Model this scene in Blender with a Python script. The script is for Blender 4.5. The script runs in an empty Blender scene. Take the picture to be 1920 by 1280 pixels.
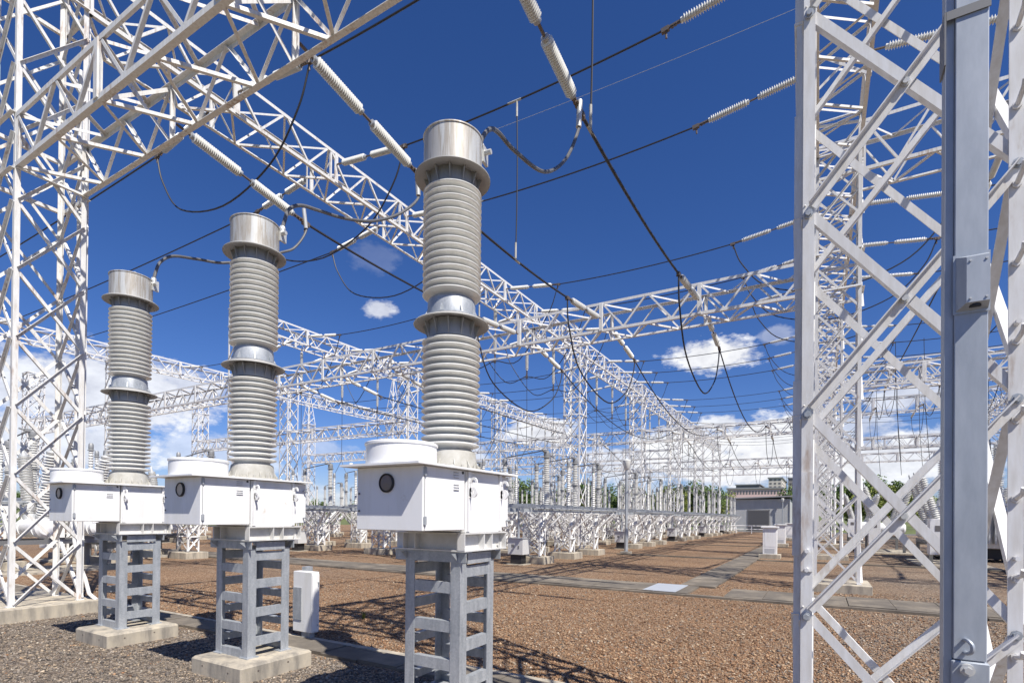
import bpy, bmesh, math, random
import numpy as np
from mathutils import Vector, Matrix, Quaternion
random.seed(7)
rng = np.random.default_rng(11)
sc = bpy.context.scene
COL = sc.collection
R = math.radians

# ------------------------------------------------------------------ camera
CAM_H = 1.7
PITCH, ROLL, PSI, FPX, CY = 0.0061, 0.009, 0.5241, 997.09, 961.19
fw = Vector((-math.sin(PSI), math.cos(PSI), 0)); rt = Vector((math.cos(PSI), math.sin(PSI), 0)); upv = Vector((0, 0, 1))
FWD = fw * math.cos(PITCH) + upv * math.sin(PITCH)
U1 = upv * math.cos(PITCH) - fw * math.sin(PITCH)
RGT = rt * math.cos(ROLL) + U1 * math.sin(ROLL)
UPC = U1 * math.cos(ROLL) - rt * math.sin(ROLL)
cd = bpy.data.cameras.new('camera')
cam = bpy.data.objects.new('camera', cd); COL.objects.link(cam)
cd.sensor_fit = 'HORIZONTAL'; cd.sensor_width = 36.0; cd.lens = FPX * 36.0 / 1920.0
cd.shift_y = (CY - 640.0) / 1920.0
cd.clip_start = 0.05; cd.clip_end = 5000
m = Matrix((RGT, UPC, -FWD)).transposed().to_4x4(); m.translation = Vector((0, 0, CAM_H))
cam.matrix_world = m
sc.camera = cam
def pixdir(x, y):
    return (FWD + RGT * ((x - 960) / FPX) - UPC * ((y - CY) / FPX)).normalized()

# ------------------------------------------------------------------ sun, sky, exposure
SUN = Vector((0.69, -0.32, 1.0)).normalized()
sl = bpy.data.lights.new('sun', 'SUN'); sl.energy = 5.0; sl.angle = R(0.5); sl.color = (1.0, 0.95, 0.87)
so = bpy.data.objects.new('sun', sl); COL.objects.link(so)
so.rotation_euler = (-SUN).to_track_quat('-Z', 'Y').to_euler(); so.location = (0, 0, 40)
sc.view_settings.view_transform = 'Standard'; sc.view_settings.look = 'None'
sc.view_settings.exposure = 0.45; sc.view_settings.gamma = 1.0

W = bpy.data.worlds.new('World'); sc.world = W; W.use_nodes = True
nt = W.node_tree; nt.nodes.clear()
def N(t, tree=None, **kw):
    n = (tree or nt).nodes.new(t)
    for k, v in kw.items(): setattr(n, k, v)
    return n
def LK(a, b, tree=None): (tree or nt).links.new(a, b)
def math_node(op, a, b=None, c=None, clamp=False, tree=None):
    n = N('ShaderNodeMath', tree, operation=op); n.use_clamp = clamp
    for i, v in enumerate((a, b, c)):
        if v is None: continue
        if isinstance(v, (int, float)): n.inputs[i].default_value = v
        else: LK(v, n.inputs[i], tree)
    return n.outputs[0]
sky = N('ShaderNodeTexSky'); sky.sky_type = 'NISHITA'; sky.sun_disc = False
sky.sun_elevation = math.asin(SUN.z); sky.sun_rotation = math.atan2(SUN.x, SUN.y)
sky.altitude = 600; sky.air_density = 1.0; sky.dust_density = 0.3; sky.ozone_density = 4.0
hs = N('ShaderNodeHueSaturation'); hs.inputs['Saturation'].default_value = 1.19; hs.inputs['Value'].default_value = 1.0
tintn = N('ShaderNodeMix', data_type='RGBA', blend_type='MULTIPLY'); tintn.inputs[0].default_value = 1.0
tintn.inputs[7].default_value = (0.98, 1.0, 1.36, 1)
LK(sky.outputs[0], hs.inputs['Color']); LK(hs.outputs[0], tintn.inputs[6])
tc = N('ShaderNodeTexCoord'); DIR = tc.outputs['Generated']
sx = N('ShaderNodeSeparateXYZ'); LK(DIR, sx.inputs[0]); EZ = sx.outputs[2]
def dot(v):
    n = N('ShaderNodeVectorMath', operation='DOT_PRODUCT'); LK(DIR, n.inputs[0]); n.inputs[1].default_value = tuple(v); return n.outputs['Value']
def noise(scale, detail, vec, rough=0.6, tree=None, dist=0.0):
    n = N('ShaderNodeTexNoise', tree); n.inputs['Scale'].default_value = scale; n.inputs['Detail'].default_value = detail
    n.inputs['Roughness'].default_value = rough; n.inputs['Distortion'].default_value = dist
    if vec is not None: LK(vec, n.inputs['Vector'], tree)
    return n.outputs['Fac']
vm = N('ShaderNodeVectorMath', operation='MULTIPLY'); LK(DIR, vm.inputs[0]); vm.inputs[1].default_value = (1, 1, 1.9)
CV = vm.outputs[0]
n_big = noise(6.0, 8, CV, 0.58); n_fine = noise(22.0, 8, CV, 0.62); n_fine2 = noise(60.0, 5, CV, 0.6)
# single puffs of cumulus: centre pixel, half width, half height, density
puffs = [(1335, 667, 92, 35, 1.0), (712, 580, 34, 19, .7), (700, 482, 46, 30, .09), (1455, 628, 34, 20, .3), (1352, 795, 52, 17, .85),
         (1275, 850, 125, 56, 1.0), (1440, 832, 140, 56, 1.0), (1380, 880, 160, 40, 1.0), (1560, 880, 120, 40, 1.0), (1012, 812, 78, 32, .95), (1180, 870, 110, 42, .8), (860, 850, 70, 30, .7),
         (210, 735, 200, 85, .85), (60, 720, 130, 70, .8), (345, 735, 95, 50, .75), (90, 830, 220, 70, .8), (420, 850, 140, 45, .5),
         (1700, 745, 90, 26, .7), (1690, 860, 170, 60, .9), (1590, 800, 90, 30, .6), (600, 842, 70, 20, .35)]
acc = None
for (px, py, hw, hh, dn) in puffs:
    d = pixdir(px, py); r_ = d.cross(upv).normalized(); u_ = r_.cross(d).normalized()
    cosf = d.dot(FWD)
    a = math_node('DIVIDE', dot(r_), hw / FPX * cosf); bq = math_node('DIVIDE', dot(u_), hh / FPX * cosf)
    q = math_node('SQRT', math_node('ADD', math_node('MULTIPLY', a, a), math_node('MULTIPLY', bq, bq)))
    q = math_node('SUBTRACT', 1.0, q)
    fr = math_node('GREATER_THAN', dot(d), 0.0)
    q = math_node('MULTIPLY_ADD', math_node('SUBTRACT', n_fine, 0.5), 1.4, q)
    q = math_node('MULTIPLY_ADD', math_node('SUBTRACT', n_fine2, 0.5), 0.7, q)
    q = math_node('MULTIPLY', q, 2.6, clamp=True)
    q = math_node('MULTIPLY', math_node('MULTIPLY', q, dn), fr)
    acc = q if acc is None else math_node('MAXIMUM', acc, q)
# low veil and cumulus bank close to the horizon
bank = math_node('MULTIPLY_ADD', EZ, -6.2, 1.15, clamp=True)
bk = math_node('MULTIPLY', math_node('MULTIPLY_ADD', math_node('SUBTRACT', math_node('ADD', math_node('MULTIPLY', n_big, 0.6), math_node('MULTIPLY', n_fine, 0.4)), 0.60), 9.0, math_node('MULTIPLY', bank, 0.8)), bank, clamp=True)
bk = math_node('MULTIPLY', bk, 0.55)
cl = math_node('MAXIMUM', acc, bk)
# clouds: white tops, soft grey bases
shade = math_node('MULTIPLY_ADD', n_fine, 0.9, 0.42, clamp=True)
cm = N('ShaderNodeMix', data_type='RGBA', blend_type='MULTIPLY'); cm.inputs[0].default_value = 1.0
cm.inputs[6].default_value = (13.0, 13.2, 13.6, 1); 
sh = N('ShaderNodeCombineColor'); LK(shade, sh.inputs[0]); LK(shade, sh.inputs[1]); LK(math_node('MULTIPLY_ADD', shade, 0.9, 0.1), sh.inputs[2])
LK(sh.outputs[0], cm.inputs[7])
mx = N('ShaderNodeMix', data_type='RGBA'); LK(cl, mx.inputs[0]); LK(tintn.outputs[2], mx.inputs[6]); LK(cm.outputs[2], mx.inputs[7])
bg = N('ShaderNodeBackground'); bg.inputs['Strength'].default_value = 0.06
wo = N('ShaderNodeOutputWorld'); LK(mx.outputs[2], bg.inputs['Color']); LK(bg.outputs[0], wo.inputs['Surface'])

# ------------------------------------------------------------------ materials
def mat(name, base, rough=0.5, metal=0.0, build=None, spec=0.5, coat=0.0):
    M = bpy.data.materials.new(name); M.use_nodes = True
    t = M.node_tree; b = t.nodes['Principled BSDF']
    b.inputs['Base Color'].default_value = (*base, 1); b.inputs['Roughness'].default_value = rough
    b.inputs['Metallic'].default_value = metal; b.inputs['Specular IOR Level'].default_value = spec
    b.inputs['Coat Weight'].default_value = coat
    if build: build(t, b)
    return M
def objvec(t, scale=(1, 1, 1), world=True):
    if world:
        g = N('ShaderNodeNewGeometry', t); out = g.outputs['Position']
    else:
        g = N('ShaderNodeTexCoord', t); out = g.outputs['Object']
    mp = N('ShaderNodeVectorMath', t, operation='MULTIPLY'); LK(out, mp.inputs[0], t); mp.inputs[1].default_value = scale
    return mp.outputs[0]
def ramp(t, fac, stops):
    r = N('ShaderNodeValToRGB', t); LK(fac, r.inputs[0], t)
    e = r.color_ramp.elements
    while len(e) < len(stops): e.new(0.5)
    for el, (p, c) in zip(e, stops): el.position = p; el.color = (*c, 1) if len(c) == 3 else c
    return r.outputs[0]
def mixc(t, fac, a, b, mode='MIX'):
    n = N('ShaderNodeMix', t, data_type='RGBA', blend_type=mode)
    for s, v in ((0, fac), (6, a), (7, b)):
        if isinstance(v, (int, float)): n.inputs[s].default_value = v
        elif isinstance(v, tuple): n.inputs[s].default_value = (*v, 1) if len(v) == 3 else v
        else: LK(v, n.inputs[s], t)
    return n.outputs[2]
def bump(t, b, h, dist, strength=1.0):
    n = N('ShaderNodeBump', t); n.inputs['Distance'].default_value = dist; n.inputs['Strength'].default_value = strength
    LK(h, n.inputs['Height'], t); LK(n.outputs[0], b.inputs['Normal'], t)
def steel(base, rust_lo, rust_hi, rust_amt, rough=0.5, streak=True):
    def f(t, b):
        v = objvec(t, (1, 1, 0.55)); v2 = objvec(t, (9, 9, 1.6))
        a = noise(2.3, 6, v, 0.65, t); s = noise(3.0, 5, v2, 0.6, t)
        dirt = math_node('MULTIPLY_ADD', s, 0.35, 0.72, tree=t)
        c = mixc(t, ramp(t, s, [(0.35, (0, 0, 0)), (0.75, (1, 1, 1))]), base, tuple(x * y for x, y in zip(base, (0.80, 0.775, 0.73))))
        rm = math_node('ADD', math_node('MULTIPLY', a, 0.62, tree=t), math_node('MULTIPLY', s, 0.38, tree=t), tree=t)
        rf = ramp(t, rm, [(rust_lo, (0, 0, 0)), (rust_hi, (1, 1, 1))])
        rf = math_node('MULTIPLY', rf, rust_amt, tree=t)
        rc = mixc(t, noise(14, 4, v, 0.6, t), (0.42, 0.24, 0.12), (0.20, 0.095, 0.05))
        LK(mixc(t, rf, c, rc), b.inputs['Base Color'], t)
        LK(math_node('MULTIPLY_ADD', s, 0.25, rough - 0.1, tree=t), b.inputs['Roughness'], t)
    return f
M_WHITE = mat('weathered_white_paint', (.72, .72, .72), build=steel((.74, .74, .74), .585, .70, .65))
M_WHITE2 = mat('rust_streaked_white_paint', (.7, .7, .69), build=steel((.73, .725, .71), .55, .68, .8))
def galv(t, b):
    v = objvec(t); vo = N('ShaderNodeTexVoronoi', t); vo.inputs['Scale'].default_value = 70; LK(v, vo.inputs['Vector'], t)
    n1 = noise(5, 6, objvec(t, (3, 3, .6)), .6, t)
    sp = N('ShaderNodeSeparateColor', t); LK(vo.outputs['Color'], sp.inputs[0], t)
    f = math_node('ADD', math_node('MULTIPLY', sp.outputs[0], .16, tree=t), math_node('MULTIPLY', n1, .9, tree=t), tree=t)
    LK(ramp(t, f, [(.3, (.29, .315, .34)), (.75, (.50, .52, .54))]), b.inputs['Base Color'], t)
M_GALV = mat('galvanised_steel', (.5, .52, .54), .48, .35, galv)
M_POSTG = mat('bluish_galvanised_steel', (.32, .35, .39), .5, .3, lambda t, b: LK(ramp(t, noise(6, 6, objvec(t, (3, 3, .8)), .65, t), [(.3, (.33, .365, .41)), (.75, (.45, .485, .53))]), b.inputs['Base Color'], t))
M_DARKGALV = mat('dark_galvanised_steel', (.20, .20, .20), .55, .4)
def boxp(t, b):
    v = objvec(t, (4, 4, .8)); n1 = noise(2.0, 6, v, .6, t); n2 = noise(9, 5, objvec(t), .6, t)
    c = mixc(t, ramp(t, n1, [(.45, (0, 0, 0)), (.8, (1, 1, 1))]), (.80, .80, .80), (.70, .69, .655))
    c = mixc(t, ramp(t, n2, [(.68, (0, 0, 0)), (.80, (1, 1, 1))]), c, (.60, .54, .45))
    LK(c, b.inputs['Base Color'], t)
M_BOX = mat('white_enamel_paint', (.8, .8, .8), .35, 0, boxp)
def porc(t, b):
    n1 = noise(3, 5, objvec(t, (5, 5, 2)), .6, t)
    LK(ramp(t, n1, [(.35, (.64, .635, .60)), (.7, (.72, .715, .685))]), b.inputs['Base Color'], t)
M_PORC = mat('grey_glazed_porcelain', (.52, .51, .47), .24, 0, porc, coat=.3)
M_PORCW = mat('white_glazed_porcelain', (.70, .70, .67), .25, 0, None, coat=.3)
def headm(t, b):
    tcn = N('ShaderNodeTexCoord', t); s = N('ShaderNodeSeparateXYZ', t); LK(tcn.outputs['Object'], s.inputs[0], t)
    cb = N('ShaderNodeCombineXYZ', t)
    ang = math_node('ARCTAN2', s.outputs[1], s.outputs[0], tree=t)
    LK(ang, cb.inputs[0], t); LK(math_node('MULTIPLY', s.outputs[2], .25, tree=t), cb.inputs[1], t)
    rnd = N('ShaderNodeObjectInfo', t); LK(math_node('MULTIPLY', rnd.outputs['Random'], 9, tree=t), cb.inputs[2], t)
    n1 = noise(3.2, 3, cb.outputs[0], .55, t); n2 = noise(11, 4, cb.outputs[0], .6, t)
    f = math_node('ADD', math_node('MULTIPLY', n1, .7, tree=t), math_node('MULTIPLY', n2, .3, tree=t), tree=t)
    c = ramp(t, f, [(.36, (.56, .57, .57)), (.46, (.50, .50, .48)), (.515, (.36, .325, .275)), (.57, (.46, .445, .42))])
    LK(c, b.inputs['Base Color'], t)
M_HEAD = mat('streaked_aluminium', (.6, .6, .6), .5, .25, headm)
M_SKIRT = mat('dull_spun_aluminium', (.40, .395, .38), .6, .2)
M_CAST = mat('sandy_grey_casting', (.46, .45, .41), .7, 0, lambda t, b: LK(ramp(t, noise(6, 5, objvec(t), .65, t), [(.35, (.36, .345, .30)), (.65, (.50, .49, .455))]), b.inputs['Base Color'], t))
M_FRAME = mat('shade_toned_white_paint', (.64, .635, .62), .5, 0, lambda t, b: LK(ramp(t, noise(3, 6, objvec(t), .65, t), [(.35, (.52, .51, .485)), (.6, (.68, .675, .66))]), b.inputs['Base Color'], t))  # white paint darkened to stand for shade under the cabinet; mottling is random
M_ALU = mat('pale_cast_aluminium', (.58, .585, .57), .45, .35)
M_RIB = mat('dull_grey_casting', (.30, .305, .31), .55, .3)
M_FIT = mat('brown_forged_fitting', (.17, .14, .12), .55, .5)
M_WIRE = mat('weathered_black_conductor', (.035, .035, .04), .55, .2)
def cab(t, b):
    n1 = noise(2, 3, objvec(t, (2, 2, 2)), .6, t)
    LK(ramp(t, n1, [(.35, (.13, .13, .135)), (.7, (.175, .175, .175))]), b.inputs['Base Color'], t)
M_CABLE = mat('grey_aluminium_cable', (.2, .2, .2), .5, .4, cab)
M_EARTHW = mat('pale_earth_wire', (.5, .52, .52), .4, .5)
def conc(t, b):
    v = objvec(t); n1 = noise(2.6, 7, objvec(t, (2.2, 2.2, .45)), .65, t); n2 = noise(18, 6, v, .7, t)
    c = ramp(t, n1, [(.34, (.19, .17, .14)), (.47, (.37, .325, .255)), (.56, (.47, .41, .31)), (.68, (.56, .475, .35))])
    c = mixc(t, math_node('MULTIPLY', n2, .45, tree=t), c, (.30, .28, .25))
    LK(c, b.inputs['Base Color'], t); bump(t, b, n2, .006, .6)
M_CONC = mat('stained_concrete', (.42, .39, .32), .85, 0, conc)
def slab(t, b):
    v = objvec(t); n1 = noise(1.3, 7, v, .7, t); n2 = noise(15, 6, v, .7, t)
    c = ramp(t, n1, [(.3, (.075, .063, .05)), (.5, (.155, .13, .10)), (.72, (.33, .275, .205))])
    c = mixc(t, math_node('MULTIPLY', n2, .4, tree=t), c, (.16, .15, .13))
    LK(c, b.inputs['Base Color'], t); bump(t, b, n2, .006, .6)
M_SLAB = mat('weathered_concrete_slab', (.3, .28, .24), .88, 0, slab)
def gravelm(t, b):
    p = objvec(t)
    vo = N('ShaderNodeTexVoronoi', t); vo.inputs['Scale'].default_value = 42; LK(p, vo.inputs['Vector'], t); vo.inputs['Randomness'].default_value = 1
    vo2 = N('ShaderNodeTexVoronoi', t); vo2.inputs['Scale'].default_value = 11; LK(p, vo2.inputs['Vector'], t)
    sp = N('ShaderNodeSeparateColor', t); LK(vo.outputs['Color'], sp.inputs[0], t)
    sp2 = N('ShaderNodeSeparateColor', t); LK(vo2.outputs['Color'], sp2.inputs[0], t)
    brown = ramp(t, sp.outputs[0], [(0, (.11, .062, .036)), (.3, (.23, .132, .073)), (.6, (.32, .198, .115)), (.85, (.395, .268, .168)), (1, (.48, .385, .28))])
    grey = ramp(t, sp.outputs[0], [(0, (.08, .066, .054)), (.3, (.18, .148, .118)), (.6, (.255, .212, .17)), (.85, (.33, .265, .195)), (1, (.43, .37, .30))])
    big = noise(.16, 5, p, .55, t); s = N('ShaderNodeSeparateXYZ', t); LK(p, s.inputs[0], t)
    zone = math_node('MULTIPLY_ADD', s.outputs[1], -.9, 4.6, tree=t)        # grey strip on the near side of the first trench
    zr = math_node('MULTIPLY_ADD', s.outputs[0], 0.35, .25, tree=t)          # greyer towards the right hand bay
    zone = math_node('MAXIMUM', math_node('MINIMUM', zone, .85, tree=t), math_node('MULTIPLY', math_node('MINIMUM', math_node('MAXIMUM', zr, 0.0, tree=t), 1.0, tree=t), .6, tree=t), tree=t)
    zone = math_node('ADD', zone, math_node('MULTIPLY', math_node('SUBTRACT', big, .5, tree=t), 1.6, tree=t), tree=t)
    zone = math_node('ADD', zone, math_node('MULTIPLY', math_node('SUBTRACT', sp2.outputs[1], .5, tree=t), .35, tree=t), clamp=True, tree=t)
    c = mixc(t, zone, brown, grey)
    lv = math_node('MULTIPLY_ADD', math_node('ADD', math_node('MULTIPLY', noise(.28, 6, p, .65, t), .6, tree=t), math_node('MULTIPLY', noise(1.7, 5, p, .6, t), .4, tree=t), tree=t), 1.3, .34, tree=t)
    cc = N('ShaderNodeCombineColor', t)
    for i in range(3): LK(lv, cc.inputs[i], t)
    c = mixc(t, 1.0, c, cc.outputs[0], 'MULTIPLY')
    LK(c, b.inputs['Base Color'], t)
    h = math_node('SUBTRACT', 1.0, math_node('MULTIPLY', vo.outputs['Distance'], 1.0, tree=t), tree=t)
    h = math_node('ADD', h, math_node('MULTIPLY', sp.outputs[1], .5, tree=t), tree=t)
    bump(t, b, h, .03, .9)
M_GRAVEL = mat('brown_crushed_gravel', (.27, .17, .1), .9, 0, gravelm, spec=.2)
def stonem(t, b):
    a = N('ShaderNodeAttribute', t); a.attribute_name = 'stone'; LK(a.outputs['Color'], b.inputs['Base Color'], t)
M_STONE = mat('loose_crushed_stone', (.27, .2, .14), .85, 0, stonem, spec=.25)
M_GLASS = mat('dark_gauge_glass', (.15, .10, .08), .12, 0, None, .6)
M_BLACK = mat('black_rubber', (.02, .02, .022), .5)
M_DIAL = mat('cream_gauge_dial', (.55, .48, .38), .5)
def corr(t, b):
    w = N('ShaderNodeTexWave', t); w.inputs['Scale'].default_value = 3.2; LK(objvec(t), w.inputs['Vector'], t); w.bands_direction = 'X'
    n1 = noise(1.0, 5, objvec(t, (1, 1, .3)), .6, t)
    LK(ramp(t, n1, [(.35, (.50, .51, .52)), (.7, (.62, .62, .61))]), b.inputs['Base Color'], t); bump(t, b, w.outputs['Fac'], .04)
M_SHED = mat('grey_corrugated_sheet', (.38, .38, .38), .5, .2, corr)
M_ROLL = mat('dark_roller_shutter', (.13, .13, .135), .5, .2)
M_PINK = mat('pink_render', (.74, .53, .50), .8)
M_CREAM = mat('cream_render', (.60, .55, .49), .8)
M_GREYR = mat('grey_render', (.24, .23, .22), .8)
M_ROOF = mat('dull_roof_sheet', (.33, .33, .34), .5, .2)
M_WIN = mat('dark_window_glass', (.16, .15, .15), .3)
def leafm(c1, c2):
    def f(t, b):
        a = N('ShaderNodeNewGeometry', t)
        n1 = noise(.9, 4, objvec(t), .6, t)
        ff = math_node('ADD', math_node('MULTIPLY', a.outputs['Random Per Island'], .6, tree=t), math_node('MULTIPLY', n1, .4, tree=t), tree=t)
        LK(ramp(t, ff, [(.15, c1), (.85, c2)]), b.inputs['Base Color'], t)
    return f
M_LEAF = mat('dark_green_leaves', (.06, .1, .03), .6, 0, leafm((.05, .085, .018), (.16, .24, .06)))
M_LEAF2 = mat('yellow_green_leaves', (.1, .13, .03), .6, 0, leafm((.10, .14, .024), (.29, .32, .07)))
M_BARK = mat('brown_bark', (.12, .09, .06), .9)
def grassm(t, b):
    n1 = noise(.3, 6, objvec(t), .65, t)
    LK(ramp(t, n1, [(.35, (.075, .10, .028)), (.7, (.17, .19, .07))]), b.inputs['Base Color'], t)
M_GRASS = mat('dry_green_grass', (.1, .13, .04), .9, 0, grassm)
M_ROAD = mat('old_asphalt', (.16, .15, .14), .9)

# ------------------------------------------------------------------ mesh builder
class MB:
    def __init__(s): s.v = []; s.f = []; s.sm = []
    def add(s, vs, fs, smooth=False):
        o = len(s.v); s.v += [tuple(x) for x in vs]
        s.f += [tuple(i + o for i in q) for q in fs]; s.sm += [smooth] * len(fs)
    def box(s, x0, x1, y0, y1, z0, z1, M=None, ch=0.0):
        if ch > 0:
            vs = []
            c = ch
            for z, k in ((z0, c), (z0 + c, 0), (z1 - c, 0), (z1, c)):
                a0, a1, b0, b1 = x0 + k, x1 - k, y0 + k, y1 - k
                e = c * .7 if k == 0 else c * .5
                vs += [(a0 + e, b0, z), (a1 - e, b0, z), (a1, b0 + e, z), (a1, b1 - e, z), (a1 - e, b1, z), (a0 + e, b1, z), (a0, b1 - e, z), (a0, b0 + e, z)]
            fs = [tuple(range(7, -1, -1)), tuple(range(24, 32))]
            for l in range(3):
                for i in range(8):
                    j = (i + 1) % 8; fs.append((l * 8 + i, l * 8 + j, l * 8 + 8 + j, l * 8 + 8 + i))
        else:
            vs = [(x0, y0, z0), (x1, y0, z0), (x1, y1, z0), (x0, y1, z0), (x0, y0, z1), (x1, y0, z1), (x1, y1, z1), (x0, y1, z1)]
            fs = [(3, 2, 1, 0), (4, 5, 6, 7), (0, 1, 5, 4), (1, 2, 6, 5), (2, 3, 7, 6), (3, 0, 4, 7)]
        if M: vs = [M @ Vector(v) for v in vs]
        s.add(vs, fs)
    def angle(s, p0, p1, n1, n2, w, t=.007, w2=None):
        p0, p1 = Vector(p0), Vector(p1); ax = (p1 - p0).normalized()
        a = Vector(n1); a = (a - ax * a.dot(ax)).normalized()
        b = Vector(n2); b = b - ax * b.dot(ax); b = (b - a * b.dot(a)).normalized()
        w2 = w if w2 is None else w2
        sec = [a * 0, a * w, a * w + b * t, a * t + b * t, a * t + b * w2, b * w2]
        vs = [p0 + q for q in sec] + [p1 + q for q in sec]
        fs = [(i, (i + 1) % 6, (i + 1) % 6 + 6, i + 6) for i in range(6)] + [(3, 2, 1, 0), (5, 4, 3, 0), (6, 7, 8, 9), (6, 9, 10, 11)]
        if a.cross(b).dot(ax) < 0: fs = [q[::-1] for q in fs]
        s.add(vs, fs)
    def flat(s, p0, p1, n, w, t):
        p0, p1 = Vector(p0), Vector(p1); ax = (p1 - p0).normalized(); n = Vector(n); n = (n - ax * n.dot(ax)).normalized(); sd = ax.cross(n)
        vs = []
        for p in (p0, p1): vs += [p - sd * w / 2, p + sd * w / 2, p + sd * w / 2 + n * t, p - sd * w / 2 + n * t]
        s.add(vs, [(0, 1, 2, 3), (7, 6, 5, 4), (0, 4, 5, 1), (1, 5, 6, 2), (2, 6, 7, 3), (3, 7, 4, 0)])
    def tube(s, pts, r, seg=6, cap=True):
        pts = [Vector(p) for p in pts]; n = len(pts); vs = []
        ref = None
        for i, p in enumerate(pts):
            d = (pts[min(i + 1, n - 1)] - pts[max(i - 1, 0)]).normalized()
            if ref is None:
                ref = Vector((0, 0, 1)) if abs(d.z) < .9 else Vector((1, 0, 0))
            a = (ref - d * ref.dot(d)).normalized(); b = d.cross(a); ref = a
            rr = r[i] if isinstance(r, (list, tuple)) else r
            for k in range(seg):
                an = 2 * math.pi * k / seg; vs.append(p + a * math.cos(an) * rr + b * math.sin(an) * rr)
        fs = [(i * seg + k, i * seg + (k + 1) % seg, (i + 1) * seg + (k + 1) % seg, (i + 1) * seg + k) for i in range(n - 1) for k in range(seg)]
        s.add(vs, fs, True)
        if cap: s.add(vs[:seg], [tuple(range(seg - 1, -1, -1))]); s.add(vs[-seg:], [tuple(range(seg))])
    def lathe(s, prof, seg=16, o=(0, 0, 0), ax='z', smooth=True, M=None, cap=True):
        vs = []
        for (r, h) in prof:
            for k in range(seg):
                an = 2 * math.pi * k / seg; a, b = r * math.cos(an), r * math.sin(an)
                p = (a, b, h) if ax == 'z' else ((b, h, a) if ax == 'y' else (h, a, b))
                p = Vector((p[0] + o[0], p[1] + o[1], p[2] + o[2])); vs.append(M @ p if M else p)
        n = len(prof)
        fs = [(i * seg + k, i * seg + (k + 1) % seg, (i + 1) * seg + (k + 1) % seg, (i + 1) * seg + k) for i in range(n - 1) for k in range(seg)]
        s.add(vs, fs, smooth)
        if not cap: return
        if prof[0][0] > 1e-4: s.add(vs[:seg], [tuple(range(seg - 1, -1, -1))])
        if prof[-1][0] > 1e-4: s.add(vs[-seg:], [tuple(range(seg))])
    def mesh(s, name, m):
        me = bpy.data.meshes.new(name); me.from_pydata(s.v, [], s.f); me.polygons.foreach_set('use_smooth', s.sm)
        me.materials.append(m); me.update(); me.set_sharp_from_angle(angle=R(40)); return me
    def build(s, name, m, parent=None, loc=None):
        o = bpy.data.objects.new(name, s.mesh(name, m)); COL.objects.link(o)
        if parent is not None: o.parent = parent
        if loc is not None: o.location = loc
        return o
def tag(o, label, cat, group=None):
    o['label'] = label; o['category'] = cat
    if group: o['group'] = group
    return o
def thing(name, label, cat, loc=(0, 0, 0), rotz=0.0, group=None):
    o = bpy.data.objects.new(name, None); COL.objects.link(o); o.location = loc; o.rotation_euler = (0, 0, rotz)
    o.empty_display_size = .2
    return tag(o, label, cat, group)
def structure(o, kind='structure'):
    o['kind'] = kind; return o
KIDS = {}
def register(root):
    KIDS[root.name] = [(c, list(c.children)) for c in root.children]
    return root
def dup(root, loc, label, group=None, rot=None, cat=None):
    r = root.copy(); COL.objects.link(r); r.location = loc
    if rot is not None:
        if isinstance(rot, Quaternion): r.rotation_mode = 'QUATERNION'; r.rotation_quaternion = rot
        else: r.rotation_euler = (0, 0, rot)
    r['label'] = label
    if group: r['group'] = group
    for c, gs in KIDS.get(root.name, []):
        d = c.copy(); COL.objects.link(d); d.parent = r
        for g in gs:
            e = g.copy(); COL.objects.link(e); e.parent = d
    return r
ORD = ['nearest', 'second nearest', 'third nearest', 'fourth nearest', 'fifth nearest', 'sixth nearest', 'seventh nearest', 'eighth nearest']
NTH = ['first', 'second', 'third', 'fourth', 'fifth', 'sixth', 'seventh', 'eighth', 'ninth', 'tenth', 'eleventh', 'twelfth', 'thirteenth', 'fourteenth', 'fifteenth', 'sixteenth', 'seventeenth', 'eighteenth', 'nineteenth', 'twentieth', 'twenty-first', 'twenty-second', 'twenty-third', 'twenty-fourth']

# ------------------------------------------------------------------ ground
g = MB(); S = 2500
g.add([(-S, -S, 0), (S, -S, 0), (S, S, 0), (-S, S, 0)], [(0, 1, 2, 3)])
structure(g.build('ground', M_GRASS)).location.z = -.008
yd = MB(); yd.add([(-70, -12, 0), (60, -12, 0), (60, 78, 0), (-70, 78, 0)], [(0, 1, 2, 3)])
structure(yd.build('gravel_yard', M_GRAVEL))
rd = MB(); rd.add([(-70, 72, .006), (60, 72, .006), (60, 78.5, .006), (-70, 78.5, .006)], [(0, 1, 2, 3)])
structure(rd.build('service_road', M_ROAD))
def slabs(name, x0, x1, y0, y1, along, step, h, mt, skip=()):
    b = MB(); a0, a1 = (x0, x1) if along == 'x' else (y0, y1); k = 0; a = a0
    while a < a1 - .05:
        e = min(a + step, a1) - .012
        dz = random.uniform(-.006, .006)
        if k not in skip:
            if along == 'x': b.box(a, e, y0 + random.uniform(-.01, .01), y1 + random.uniform(-.01, .01), -.05, h + dz)
            else: b.box(x0 + random.uniform(-.01, .01), x1 + random.uniform(-.01, .01), a, e, -.05, h + dz)
        a += step; k += 1
    return structure(b.build(name, mt))
slabs('trench_cover_path', -40, 30, 12.05, 13.45, 'x', .75, .05, M_SLAB, skip=(50,))
slabs('trench_kerb', -40, 30, 11.86, 11.97, 'x', 2.5, .045, M_SLAB)
pl = MB(); pl.box(-2.5 - 1.0, -2.77, 12.06, 13.44, -.05, .055); structure(pl.build('trench_plate', mat('pale_steel_cover', (.52, .55, .58), .45, .3)))
slabs('trench_branch_path', -2.98, -2.16, 13.55, 71.5, 'y', .7, .05, M_SLAB)
slabs('cable_path', -40, 20, 4.42, 4.82, 'x', .6, .035, M_SLAB)
slabs('cable_path_lip', -40, 20, 4.86, 4.95, 'x', 2, .025, M_CONC)
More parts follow.
